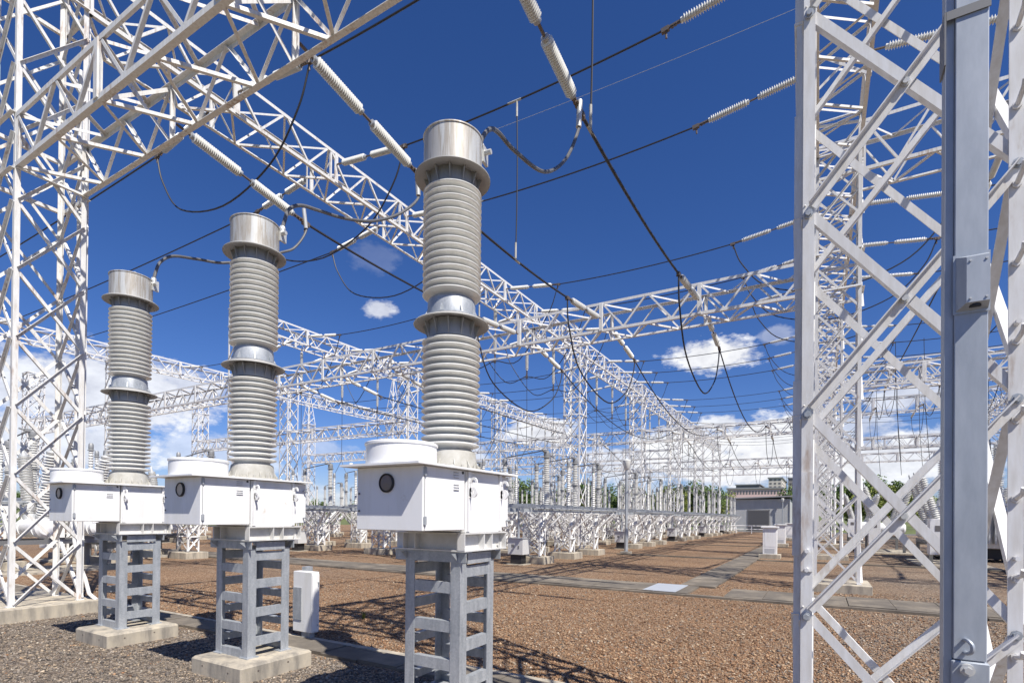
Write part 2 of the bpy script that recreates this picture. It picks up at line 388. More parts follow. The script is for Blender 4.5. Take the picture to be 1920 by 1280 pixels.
for yy in (23.4, 34.7, 46.0): slabs('yard_kerb', -8, 30, yy, yy + .14, 'x', 3, .05, M_SLAB)

# loose stones lying on the near gravel
def stones(n):
    th = rng.uniform(-.86, .80, n); d = 4.3 + 10.5 * rng.uniform(0, 1, n) ** 1.5
    ang = -PSI * -1
    X = d * (np.sin(th - PSI)); Y = d * (np.cos(th - PSI))
    ok = ~(((Y > 4.36) & (Y < 4.98)) | ((Y > 11.76) & (Y < 13.5)))
    for k in range(3): ok &= ~((abs(X - (-2.667 - 2.7257 * k)) < .46) & (abs(Y - 3.66) < .45))
    X, Y = X[ok], Y[ok]; n = len(X)
    base = np.array([(1, 0, 0), (-1, 0, 0), (0, 1, 0), (0, -1, 0), (0, 0, 1), (0, 0, -1)], float)
    F = np.array([(0, 2, 4), (2, 1, 4), (1, 3, 4), (3, 0, 4), (2, 0, 5), (1, 2, 5), (3, 1, 5), (0, 3, 5)])
    sz = rng.lognormal(math.log(.0105), .38, n).clip(.005, .03)
    v = base[None] * rng.uniform(.55, 1.35, (n, 6, 3)) + rng.normal(0, .16, (n, 6, 3))
    v *= (sz[:, None] * rng.uniform(.7, 1.4, (n, 3)))[:, None, :]; v[:, :, 2] *= .62
    a = rng.uniform(0, 6.28, n); c, s = np.cos(a), np.sin(a)
    x = v[:, :, 0] * c[:, None] - v[:, :, 1] * s[:, None]; y = v[:, :, 0] * s[:, None] + v[:, :, 1] * c[:, None]
    v[:, :, 0] = x + X[:, None]; v[:, :, 1] = y + Y[:, None]; v[:, :, 2] += (sz * .25)[:, None]
    f = (F[None] + 6 * np.arange(n)[:, None, None]).reshape(-1, 3)
    me = bpy.data.meshes.new('gravel'); me.vertices.add(n * 6); me.vertices.foreach_set('co', v.reshape(-1))
    me.loops.add(len(f) * 3); me.loops.foreach_set('vertex_index', f.reshape(-1).astype(np.int32))
    me.polygons.add(len(f)); me.polygons.foreach_set('loop_start', np.arange(0, len(f) * 3, 3, dtype=np.int32))
    pal_b = np.array([(.13, .072, .042), (.25, .14, .078), (.33, .205, .12), (.40, .275, .17), (.21, .15, .11), (.47, .38, .28)])
    pal_g = np.array([(.09, .078, .068), (.19, .158, .128), (.265, .225, .185), (.35, .275, .195), (.15, .13, .115), (.42, .37, .30)])
    z = np.clip(4.6 - .9 * Y, 0, .85); z = np.maximum(z, .6 * np.clip(.25 + .35 * X, 0, 1))
    pick = rng.choice(6, n, p=[.18, .28, .25, .14, .11, .04]); isg = rng.uniform(0, 1, n) < z + .12
    colr = np.where(isg[:, None], pal_g[pick], pal_b[pick]) * rng.uniform(.8, 1.2, (n, 1))
    at = me.color_attributes.new('stone', 'FLOAT_COLOR', 'POINT')
    cc = np.ones((n, 6, 4)); cc[:, :, :3] = colr[:, None, :]; at.data.foreach_set('color', cc.reshape(-1))
    me.materials.append(M_STONE); me.update(); me.validate()
    o = bpy.data.objects.new('gravel', me); COL.objects.link(o); structure(o, 'stuff'); tag(o, 'loose brown and grey crushed stone covering the near yard', 'gravel')
stones(150000)

b = MB(); rr = random.Random(3)
for q in range(34):
    a = rr.uniform(0, 6.28); h_ = rr.uniform(.05, .13); e_ = rr.uniform(.02, .07); w_ = Vector((-math.sin(a), math.cos(a), 0)) * .006
    p0, p1, p2 = Vector((math.cos(a) * .015, math.sin(a) * .015, -.01)), Vector((math.cos(a) * e_ * .5, math.sin(a) * e_ * .5, h_ * .7)), Vector((math.cos(a) * e_, math.sin(a) * e_, h_))
    b.add([p0 - w_, p0 + w_, p1 + w_, p1 - w_, p2], [(0, 1, 2, 3), (3, 2, 4)])
tag(b.build('weed', M_LEAF2, None, (-6.46, 6.35, 0)), 'small green weed growing in the brown gravel left of the tallest transformer', 'weed')

# ------------------------------------------------------------------ lattice grid: towers
TW, DX, DY = .94, 11.71, 11.3
X0, Y0, ZT = -.12, 3.25, 11.12
def tx(i): return X0 + DX * i
def ty(j): return Y0 + DY * j
LV = [.2] + [.105 + 1.075 * k for k in range(1, 11)] + [ZT - .06]
def face_frame(fc, W_=TW):
    # returns function (a, z, out) -> point, with a along the face, out = outward offset; and the outward normal
    if fc == 0: return (lambda a, z, o: Vector((a, -o, z))), Vector((0, -1, 0)), Vector((1, 0, 0))
    if fc == 1: return (lambda a, z, o: Vector((W_ + o, a, z))), Vector((1, 0, 0)), Vector((0, 1, 0))
    if fc == 2: return (lambda a, z, o: Vector((W_ - a, W_ + o, z))), Vector((0, 1, 0)), Vector((-1, 0, 0))
    return (lambda a, z, o: Vector((-o, W_ - a, z))), Vector((-1, 0, 0)), Vector((0, -1, 0))
def brace_pair(b1, b2, P_, nrm, z0, z1, w, lw, t=.006, W_=TW):
    c = lw * .5
    b1.angle(P_(c, z0 + .05, .002), P_(W_ - c, z1 + .01, .002), (0, 0, -1), nrm, w, t)      # rising brace outside, lip outward
    b2.angle(P_(c, z1 - .02, -.009), P_(W_ - c, z0 + .02, -.009), (0, 0, 1), -nrm, w, t)   # falling brace inside
def leg_mesh(k, lw, lt, H):
    b = MB(); x = 0 if k in (0, 3) else TW; y = 0 if k in (0, 1) else TW
    b.angle((x, y, .2), (x, y, H), (1 if x == 0 else -1, 0, 0), (0, 1 if y == 0 else -1, 0), lw, lt)
    b.box(x - .07 if x else -.03, x + .03 if x else .07, y - .07 if y else -.03, y + .03 if y else .07, .2, .225)
    return b
def make_tower(loc, label, mtl, peak=False, detail=False, group=None):
    t = thing('lattice_tower', label, 'tower', loc, 0, group)
    for k in range(4):
        lo = leg_mesh(k, .058 if detail else .073, .009, ZT).build('leg', mtl, t)
        if detail:
            for q, z in enumerate(LV[1:9]):
                b = MB()
                P_, nr, al = face_frame(0 if k in (0, 1) else 2)
                a = .028 if k in (0, 2) else TW - .028
                for dz in ((0,) if q % 2 else (0,)):
                    p = P_(a, z, .0); d = nr
                    b.tube([p + d * .0, p + d * .028], .016, 6); b.tube([p + d * .008, p + d * .016], .024, 8)
                b.build('bolt', M_GALV, lo)
    for fc in range(4):
        P_, nr, al = face_frame(fc)
        if detail and fc in (0, 1, 2, 3):
            for q in range(len(LV) - 1):
                if LV[q] > 6.5: break
                b1, b2 = MB(), MB(); brace_pair(b1, b2, P_, nr, LV[q], LV[q + 1], .047, .06)
                b1.build('brace', mtl, t); b2.build('brace', mtl, t)
                mid = P_(TW / 2, (LV[q] + LV[q + 1]) / 2, .0)
                if fc == 0:
                    b3 = MB(); b3.tube([mid + nr * .004, mid + nr * .03], .015, 8); b3.tube([mid + nr * .01, mid + nr * .018], .022, 8); b3.build('bolt', M_ALU, t)
            rest = [q for q in range(len(LV) - 1) if LV[q] > 6.5]
        else: rest = range(len(LV) - 1)
        b = MB()
        for q in rest: brace_pair(b, b, P_, nr, LV[q], LV[q + 1], .047, .075)
        for z in (7.06, 7.94, 10.27, 11.08): b.angle(P_(.01, z, .003), P_(TW - .01, z, .003), (0, 0, 1), nr, .06, .006)
        b.build('face_bracing', mtl, t)
    if peak:
        b = MB(); ap = Vector((TW / 2, TW / 2, ZT + 3.4))
        for k in range(4):
            x = 0 if k in (0, 3) else TW; y = 0 if k in (0, 1) else TW
            b.angle((x, y, ZT), ap + Vector(((x - TW / 2) * .12, (y - TW / 2) * .12, 0)), (1 if x == 0 else -1, 0, 0), (0, 1 if y == 0 else -1, 0), .07, .008)
        for q in range(4):
            f0, f1 = q / 4, (q + 1) / 4
            for k in range(4):
                cs = [(0, 0), (TW, 0), (TW, TW), (0, TW)]; A, B = cs[k], cs[(k + 1) % 4]
                pt = lambda c_, f_: Vector((c_[0], c_[1], ZT)).lerp(ap, f_ * .9)
                b.flat(pt(A, f0), pt(B, f1), (pt(A, f0) - Vector((TW / 2, TW / 2, ZT))), .04, .006)
                b.flat(pt(B, f0), pt(A, f1), (pt(A, f0) - Vector((TW / 2, TW / 2, ZT))), .04, .006)
        b.build('peak', mtl, t)
    return register(t)
lineword = {1: 'under the farthest right long beam', 0: 'under the right-hand long beam', -1: 'under the central long beam', -2: 'under the left-hand long beam',
            -3: 'under the farthest left long beam', -4: 'in the farthest left tower row', 2: 'in the farthest right tower row'}
T_PLAIN = make_tower((tx(-1), ty(0), 0), 'rust stained white lattice tower standing left of the three current transformers', M_WHITE2, group='lattice steel towers')
T_NEAR = make_tower((tx(0), ty(0), 0), 'tall white lattice tower close at the right edge, behind the galvanised post', M_WHITE, detail=True, group='lattice steel towers')
T_FAR = make_tower((tx(0), ty(1), 0), 'white lattice tower directly behind the near right-hand tower', M_WHITE, group='lattice steel towers')
T_PEAK = make_tower((tx(-3), ty(3), 0), 'white lattice tower with pointed peak, fourth nearest ' + lineword[-3], M_WHITE, peak=True, group='lattice steel towers')
towers = {(-1, 0), (0, 0), (0, 1), (-3, 3)}
for i in (-4, -3, -2, -1, 0, 1, 2):
    for j in range(0, 7):
        if (i, j) in towers or (i in (1, -2) and j == 0) or (i == 2 and j < 2): continue
        pk = (i, j) in ((-4, 3), (1, 6))
        if i == -4 and j > 4: continue
        dup(T_PEAK if pk else T_FAR, (tx(i), ty(j), 0), 'white lattice tower %s%s %s' % ('with pointed peak, ' if pk else '', ORD[j], lineword[i]))
        towers.add((i, j))
# dark back flange spliced behind the near tower's left leg, step bolts on its right leg
T_NEAR.location.x = -.085; T_NEAR.scale = (.945, 1, 1)
b = MB(); b.box(-.038, -.002, .034, .042, .2, 11.0)
for z in (1.5, 2.95, 4.4): b.box(-.045, .002, .028, .034, z, z + .95)
b.box(.0, .058, -.007, -.001, 1.42, 1.95); b.build('splice_plate', M_WHITE, T_NEAR)
for z in [.72 + .36 * k for k in range(14)]:
    b = MB(); b.tube([(TW - .03, -.001, z), (TW - .03, -.10, z + .02), (TW - .03, -.115, z + .045)], .011, 6)
    b.tube([(TW - .03, -.002, z), (TW - .03, -.014, z)], .02, 6); b.build('step_bolt', M_WHITE, T_NEAR)
for x, zs in ((TW - .03, (1.43, 1.53, 2.6)), (.03, (1.43, 1.53))):
    for z in zs:
        b = MB(); b.tube([(x, -.001, z), (x, -.045, z)], .012, 6); b.build('splice_bolt', M_WHITE, T_NEAR)
# riser conduit beside the left tower's right leg, its curved earth lead
b = MB(); b.box(TW - .20, TW - .12, TW + .04, TW + .075, .2, 11.0)
b.build('flat_riser', M_WHITE, T_PLAIN)
b = MB(); b.tube([(TW - .45, TW + .06, 9.5), (TW - .45, TW + .06, 1.2), (TW - .3, TW + .08, .8), (TW - .12, TW + .1, .55), (TW - .02, TW + .12, .3), (TW + .16, TW + .16, .2)], .03, 8)
b.build('white_conduit', M_WHITE, T_PLAIN)

# tower plinths
pb = MB(); pb.box(-.22, TW + .22, -.22, TW + .22, -.2, .2, ch=.012)
PL = pb.build('concrete_plinth', M_CONC); PL.location = (tx(0), ty(1), 0)
tag(PL, 'concrete plinth under the tower behind the near right-hand tower', 'plinth', 'tower plinths')
for (i, j) in sorted(towers):
    if (i, j) in ((0, 1), (-1, 0)): continue
    p = PL.copy(); COL.objects.link(p); p.location = (tx(i), ty(j), 0)
    p['label'] = 'square concrete plinth of the %s tower %s' % (ORD[j], lineword[i])
b = MB(); b.box(-1.15, TW + .24, -1.6, TW + .22, -.2, .21, ch=.012)
tag(b.build('concrete_plinth', M_CONC, None, (tx(-1), ty(0), 0)), 'long pale concrete plinth under the rust stained left tower', 'plinth', 'tower plinths')

# ------------------------------------------------------------------ lattice beams
def beam_parts(root, L, h, w, panels, cw, bw, mtl, plates=(), ends=True):
    # along local +X, cross section y 0..w, z 0..h
    for (y, z) in ((0, 0), (w, 0), (0, h), (w, h)):
        b = MB(); b.angle((0, y, z), (L, y, z), (0, 1 if y == 0 else -1, 0), (0, 0, 1 if z == 0 else -1), cw, .009)
        b.build('chord', mtl, root)
    st = L / panels
    for fc in range(4):
        b = MB()
        for k in range(panels):
            x0, x1 = k * st, (k + 1) * st; xm = (x0 + x1) / 2
            if fc == 0: A, B, Cc, nr = (x0, .004, h - .02), (xm, .004, .02), (x1, .004, h - .02), (0, 1, 0)
            elif fc == 1: A, B, Cc, nr = (x0, w - .004, h - .02), (xm, w - .004, .02), (x1, w - .004, h - .02), (0, -1, 0)
            elif fc == 2: A, B, Cc, nr = (x0, .02, .012), (xm, w - .02, .012), (x1, .02, .012), (0, 0, 1)
            else: A, B, Cc, nr = (x0, .02, h - .012), (xm, w - .02, h - .012), (x1, .02, h - .012), (0, 0, -1)
            n1 = (0, 0, 1) if fc < 2 else (0, 1, 0)
            b.angle(A, B, n1, nr, bw, .006); b.angle(B, Cc, n1, nr, bw, .006)
            if k % 2 == 0 and fc < 2:
                b.angle((x0 + .02, A[1], .01), (x0 + .02, A[1], h - .01), (1, 0, 0), nr, bw, .006)
        b.build('web_bracing', mtl, root)
    for px in plates:
        b = MB()
        b.flat((px, w - .012, .03), (px, w - .012, h - .03), (0, 1, 0), .10, .03); b.flat((px, .012, .03), (px, .012, h - .03), (0, -1, 0), .10, .03)
        b.flat((px - .03, .03, .05), (px - .03, w - .03, h - .05), (1, 0, 0), .05, .007); b.flat((px - .02, .03, h - .05), (px - .02, w - .03, .05), (1, 0, 0), .05, .007)
        b.build('hanger_plate', mtl, root)
PH = [2.65, 5.38, 8.10]
SP = DX - TW
def make_xbeam(loc, label, mtl, h=.85, group='cross gantry beams'):
    t = thing('lattice_beam', label, 'gantry beam', loc, 0, group)
    beam_parts(t, SP, h, TW, 8, .075, .046, mtl, [SP - q for q in PH]); return register(t)
XB_NEAR = make_xbeam((tx(-1) + TW, ty(0), 7.08), 'big rust streaked lattice beam overhead, crossing above the transformers to the near right tower', M_WHITE2)
XB = make_xbeam((tx(-1) + TW, ty(1), 7.05), 'white lattice beam crossing the sky behind the tallest transformer, ending behind the near right tower', M_WHITE)
XBT = make_xbeam((tx(0) + TW, ty(1), 9.72), 'deep white lattice beam high up behind the bracing of the near right tower', M_WHITE, h=1.18)
spanword = {-4: 'the farthest left bay', -3: 'the far left bay', -2: 'the left bay', -1: 'the central bay', 0: 'the right bay', 1: 'the far right bay'}
for s, rows in ((-1, (3, 5, 6)), (-2, (1, 3, 4, 5, 6)), (-3, (1, 2, 3, 4, 5)), (-4, (1, 2, 3, 4))):
    for q, j in enumerate(rows):
        dup(XB, (tx(s) + TW, ty(j), 7.05), 'white lattice cross beam over %s, %s from the camera' % (spanword[s], NTH[q + (2 if s == -1 else 0)]))
for s, rows in ((0, (3, 4, 6)), (1, (3, 5))):
    for q, j in enumerate(rows):
        dup(XBT, (tx(s) + TW, ty(j), 9.72 if s == 0 else 9.72), 'deep white lattice cross beam over %s, %s from the camera' % (spanword[s], NTH[q + (1 if s == 0 else 0)]))
for q, j in enumerate((2, 4, 5)):
    dup(XB, (tx(0) + TW, ty(j), 7.05), 'slim low white lattice beam over %s, %s from the camera' % (spanword[0], NTH[q]))
SPY = DY - TW
PHY = [3.62 - TW, 6.32 - TW, 9.05 - TW]
def make_ybeam(loc, label, mtl):
    t = thing('lattice_beam', label, 'gantry beam', loc, math.pi / 2, 'long gantry beams')
    beam_parts(t, SPY, .82, TW, 8, .075, .046, mtl, PHY); return register(t)
lineb = {-1: 'the central long beam', -2: 'the left-hand long beam', -3: 'the farthest left long beam', 0: 'the right-hand long beam', 1: 'the farthest right long beam'}
YB = make_ybeam((tx(-1) + TW, ty(0) + TW, 10.27), 'nearest rusty span of the central long beam, at the top left', M_WHITE2)
YB2 = make_ybeam((tx(-1) + TW, ty(1) + TW, 10.27), 'second nearest span of ' + lineb[-1], M_WHITE)
NB = {-1: 6, -2: 4, -3: 4, 0: 6, 1: 5}
for i, nb in NB.items():
    for j in range(nb):
        if (i == -1 and j < 2) or (i in (1, -2) and j == 0): continue
        dup(YB2, (tx(i) + TW, ty(j) + TW, 10.27), '%s span of %s' % (ORD[j - (1 if i in (1, -2) else 0)], lineb[i]), rot=math.pi / 2)

# ------------------------------------------------------------------ insulator strings
def shed_profile(n, L, rc, rs, z0=0.0, thin=.35):
    pr = [(rc * .9, z0)]; p = L / n
    for k in range(n):
        a = z0 + k * p
        pr += [(rc, a + p * .06), (rs * .93, a + p * .30), (rs, a + p * .42), (rs * .985, a + p * .52), (rc * 1.12, a + p * .78), (rc, a + p * .96)]
    pr.append((rc * .9, z0 + L)); return pr
INS_L, LINK0, LINK1 = .84, .20, .16
STR_L = LINK0 + 2 * INS_L + LINK1 + .18
def make_string(seg, sheds, name_label, group):
    t = thing('insulator_string', name_label, 'insulator string', (0, 0, -50), 0, group); t.rotation_mode = 'QUATERNION'
    near = seg > 10
    for q in range(2):
        b = MB(); a = LINK0 + q * (INS_L + LINK1)
        pr = shed_profile(sheds, INS_L - .1, .045, .078, a + .05)
        capA = [(.02, a), (.05, a + .008), (.05, a + .04), (.0405, a + .0499)]; capB = [(.0405, a + INS_L - .0499), (.05, a + INS_L - .04), (.05, a + INS_L - .008), (.02, a + INS_L)]
        b.lathe(pr if near else capA + pr + capB, seg)
        o = b.build('insulator', M_PORCW, t)
        if near:
            for c_ in (capA, capB):
                c = MB(); c.lathe(c_, 10); c.build('end_cap', M_GALV, o)
    b = MB(); b.tube([(0, 0, 0), (0, 0, LINK0)], .022, 6); b.build('link', M_FIT, t)
    b = MB(); b.tube([(0, 0, LINK0 + INS_L), (0, 0, LINK0 + INS_L + LINK1)], .02, 6); b.build('link', M_FIT, t)
    e = LINK0 + 2 * INS_L + LINK1
    b = MB()
    for q in range(5):
        b.box(-.03 + .008 * (q % 2), .03, -.012, .012, e + .06 * q - .02, e + .06 * q + .045)
        b.box(-.012, .012, -.03, .03 + .01 * (q % 3), e + .06 * q + .01, e + .06 * q + .05)
    b.box(-.045, .03, -.035, .035, e + .2, e + .34); b.tube([(-.02, 0, e + .24), (-.12, 0, e + .27), (-.17, .0, e + .27)], .018, 6)
    b.tube([(.02, .03, e + .28), (-.06, .04, e + .28)], .014, 6)
    b.build('dead_end_clamp', M_FIT, t)
    return register(t)
ST_PROTO = [None, None]
CLAMP = LINK0 + 2 * INS_L + LINK1 + .27
def string(p, d, label, group, near=False):
    """p attachment, d direction; returns the conductor end"""
    d = Vector(d).normalized(); q = d.to_track_quat('Z', 'X')
    # keep the clamp tail (local -X) pointing down
    k = 0 if near else 1
    if ST_PROTO[k] is None:
        r = make_string(14 if near else 8, 24 if near else 17, label, group); ST_PROTO[k] = r
        r.location = p; r.rotation_quaternion = upright(d); r['label'] = label; r['group'] = group
    else: dup(ST_PROTO[k], p, label, group, rot=upright(d))
    return Vector(p) + d * CLAMP
def upright(d):
    z = d; x = Vector((0, 0, 1)) - z * z.z
    if x.length < .05: x = Vector((1, 0, 0)) - z * z.x
    x.normalize(); y = z.cross(x)
    return Matrix((x, y, z)).transposed().to_quaternion()
def sagline(a, b_, sag, n=10):
    a, b_ = Vector(a), Vector(b_)
    return [a.lerp(b_, k / n) - Vector((0, 0, sag * 4 * (k / n) * (1 - k / n))) for k in range(n + 1)]
def smooth_path(pts, n=6):
    P4 = [Vector(p) for p in pts]; P4 = [P4[0] * 2 - P4[1]] + P4 + [P4[-1] * 2 - P4[-2]]; out = []
    for i in range(1, len(P4) - 2):
        for k in range(n):
            t = k / n; p0, p1, p2, p3 = P4[i - 1:i + 3]
            out.append(.5 * ((2 * p1) + (p2 - p0) * t + (2 * p0 - 5 * p1 + 4 * p2 - p3) * t * t + (3 * p1 - p0 - 3 * p2 + p3) * t ** 3))
    out.append(P4[-2]); return out
def wire(name, pts, r, label, cat, group, m=None, seg=6, sub=True):
    b = MB(); b.tube(pts, r, seg); return tag(b.build(name, m or M_WIRE), label, cat, group)
ZB = 10.76
sideword = {1: 'right', -1: 'left'}
ends = {}
for i, nb in NB.items():
    for side in (1, -1):
        if i == -3 and side < 0: continue
        if i == 1 and side > 0: continue
        cnt = 0
        for j in range(nb):
            if i in (1, -2) and j == 0: continue
            for k in range(3):
                y = ty(j) + (3.62, 6.32, 9.05)[k]
                x = tx(i) + (TW + .03 if side > 0 else -.03)
                d = (side, 0, -.13)
                lab = 'white insulator string %s of %s, %s from its near end' % (sideword[side], lineb[i], NTH[cnt])
                if cnt > 11: lab = 'tiny white insulator string %s of %s, one of the last' % (sideword[side], lineb[i])
                ends[(i, side, j, k)] = string((x, y, ZB), d, lab, 'bus insulator strings', near=(j < 1 and i == -1)); cnt += 1
baywords = {-1: 'between the central and right-hand long beams', -2: 'between the central and left-hand long beams', -3: 'between the two left long beams', 0: 'right of the right-hand long beam'}
for (i, side, j, k), p in list(ends.items()):
    if side < 0: continue
    q = ends.get((i + 1, -1, j, k)) or ends.get((i + 2, -1, j, k))
    if q is None: continue
    n = j * 3 + k
    lab = 'black bus conductor %s, %s from the camera' % (baywords[i] if j or i != -3 else 'running left from the central long beam', NTH[n]) if n < 12 else 'distant thin bus conductor %s' % baywords[i]
    wire('bus_conductor', sagline(p, q, .10), .019 if j < 3 else .016, lab, 'overhead conductor', 'overhead bus conductors')
# jumpers passing under the long beams, and the hanging strings that hold them
hang = {}
for i, nb in NB.items():
    if i == 1: continue
    for j in range(nb):
        for k in range(3):
            a = ends.get((i, -1, j, k)); c = ends.get((i, 1, j, k))
            if a is None or c is None: continue
            n = j * 3 + k; y = a.y; xm = tx(i) + TW / 2
            if i == 0 and j == 0: continue
            held = (i in (-1, -2) and j >= 1)
            if held and j < 5:
                hp = Vector((xm, y, 10.25))
                lab = 'grey insulator string hanging under %s, %s from its near end' % (lineb[i], NTH[n - 3])
                e = string(hp, (0, 0, -1), lab, 'hanging insulator strings'); hang[(i, j, k)] = e
                pts = smooth_path([a, a + Vector((.45, 0, -1.1)), e + Vector((-1.1, 0, -.12)), e + Vector((0, 0, 0)), e + Vector((1.1, 0, -.12)), c + Vector((-.45, 0, -1.1)), c], 5)
            else:
                pts = smooth_path([a, a + Vector((.3, 0, -.75)), a + Vector((1.1, 0, -1.62)), Vector((xm, y, 8.45)), c + Vector((-1.2, 0, -1.62)), c + Vector((-.35, 0, -.8)), c], 6)
            wire('jumper_cable', pts, .019 if j < 2 else .015, ('black jumper loop sagging below %s, %s from its near end' % (lineb[i], NTH[n])) if n < 15 else 'distant jumper loop below %s' % lineb[i], 'jumper cable', 'jumper loops')

# ------------------------------------------------------------------ phase conductors along the bays
phx = lambda s, k: tx(s) + TW + SP - PH[k]
XROWS = {-1: (0, 1, 3, 5), -2: (1, 3, 5), 0: (1, 3, 4)}
phw = ['right-hand', 'middle', 'left-hand']
PHEND = {}
for s, rows in XROWS.items():
    zb = 7.42 if s < 0 else 9.95
    for a, j in enumerate(rows):
        for k in range(3):
            x = phx(s, k)
            rw = '%s cross beam of %s' % (NTH[a], spanword[s])
            p = string((x, ty(j) + TW + .06, zb), (0, 1, -.16 if s < 0 else -.1), '%s white insulator string behind the %s' % (phw[k], rw), 'phase insulator strings', near=(j == 0))
            PHEND[(s, j, 1, k)] = p
            if a > 0:
                p = string((x, ty(j) - .06, zb), (0, -1, -.10), '%s white insulator string before the %s' % (phw[k], rw), 'phase insulator strings', near=(j == 1 and s == -1))
                PHEND[(s, j, -1, k)] = p
for s, rows in XROWS.items():
    for a in range(len(rows) - 1):
        for k in range(3):
            p, q = PHEND[(s, rows[a], 1, k)], PHEND[(s, rows[a + 1], -1, k)]
            wire('phase_conductor', sagline(p, q, .10 if a == 0 else 1.25, 14), .024 if a == 0 else .02, '%s black conductor beyond the %s cross beam of %s' % (phw[k], NTH[a], spanword[s]), 'overhead conductor', 'phase conductors')
    for a, j in enumerate(rows):
        if a == 0: continue
        for k in range(3):
            p, q = PHEND[(s, j, -1, k)], PHEND[(s, j, 1, k)]
            pts = smooth_path([p, p + Vector((0, .12, -.7)), p + Vector((0, .9, -1.65)), (p + q) / 2 + Vector((0, .2, -2.0)), q + Vector((0, -.9, -1.25)), q + Vector((0, -.2, -.5)), q], 6)
            wire('jumper_cable', pts, .02 if j < 3 else .015, '%s dark jumper loop under the %s cross beam of %s' % (phw[k], NTH[a], spanword[s]), 'jumper cable', 'phase jumper loops')
# droppers from the bus to the first phase conductors
for k, n in ((0, 0), (1, 1), (2, 2)):
    x = phx(-1, k); y = ty(0) + (3.62, 6.32, 9.05)[k]
    lab = ['grey dropper wire hanging against the sky, nearest the camera', 'grey dropper wire right of the tallest transformer, with a pale sleeve at each end', 'grey dropper wire half hidden by the right edge of the tallest transformer'][n]
    p_, q_ = PHEND[(-1, 0, 1, k)], PHEND[(-1, 1, -1, k)]; f_ = (y - p_.y) / (q_.y - p_.y); zl = p_.lerp(q_, f_).z - .10 * 4 * f_ * (1 - f_)
    a_, c_ = ends[(-1, 1, 0, k)], ends[(0, -1, 0, k)]; g_ = (x - a_.x) / (c_.x - a_.x); zu = a_.lerp(c_, g_).z - .10 * 4 * g_ * (1 - g_)
    d = thing('dropper_wire', lab, 'dropper', (x, y, zl), 0, 'dropper wires'); H_ = zu - zl
    b = MB(); b.tube([(0, 0, 0), (.012, .01, H_ * .3), (.02, 0, H_ * .6), (0, 0, H_)], .0145, 6); b.build('wire', M_WIRE, d)
    for sl_ in ([(0, 0, .03), (0, 0, .36)], [(0, 0, H_ - .34), (0, 0, H_ - .02)], [(0, -.12, .0), (0, .16, -.004)], [(-.22, 0, H_ + .006), (.10, 0, H_)]):
        b = MB(); b.tube(sl_, .022, 8); b.build('sleeve', M_CAST, d)
wire('earth_wire', sagline((tx(-1), 14.9, 14.64), (tx(0) + TW / 2, 14.9, 14.42), .1), .006, 'thin pale earth wire crossing the blue sky', 'earth wire', None, M_EARTHW)

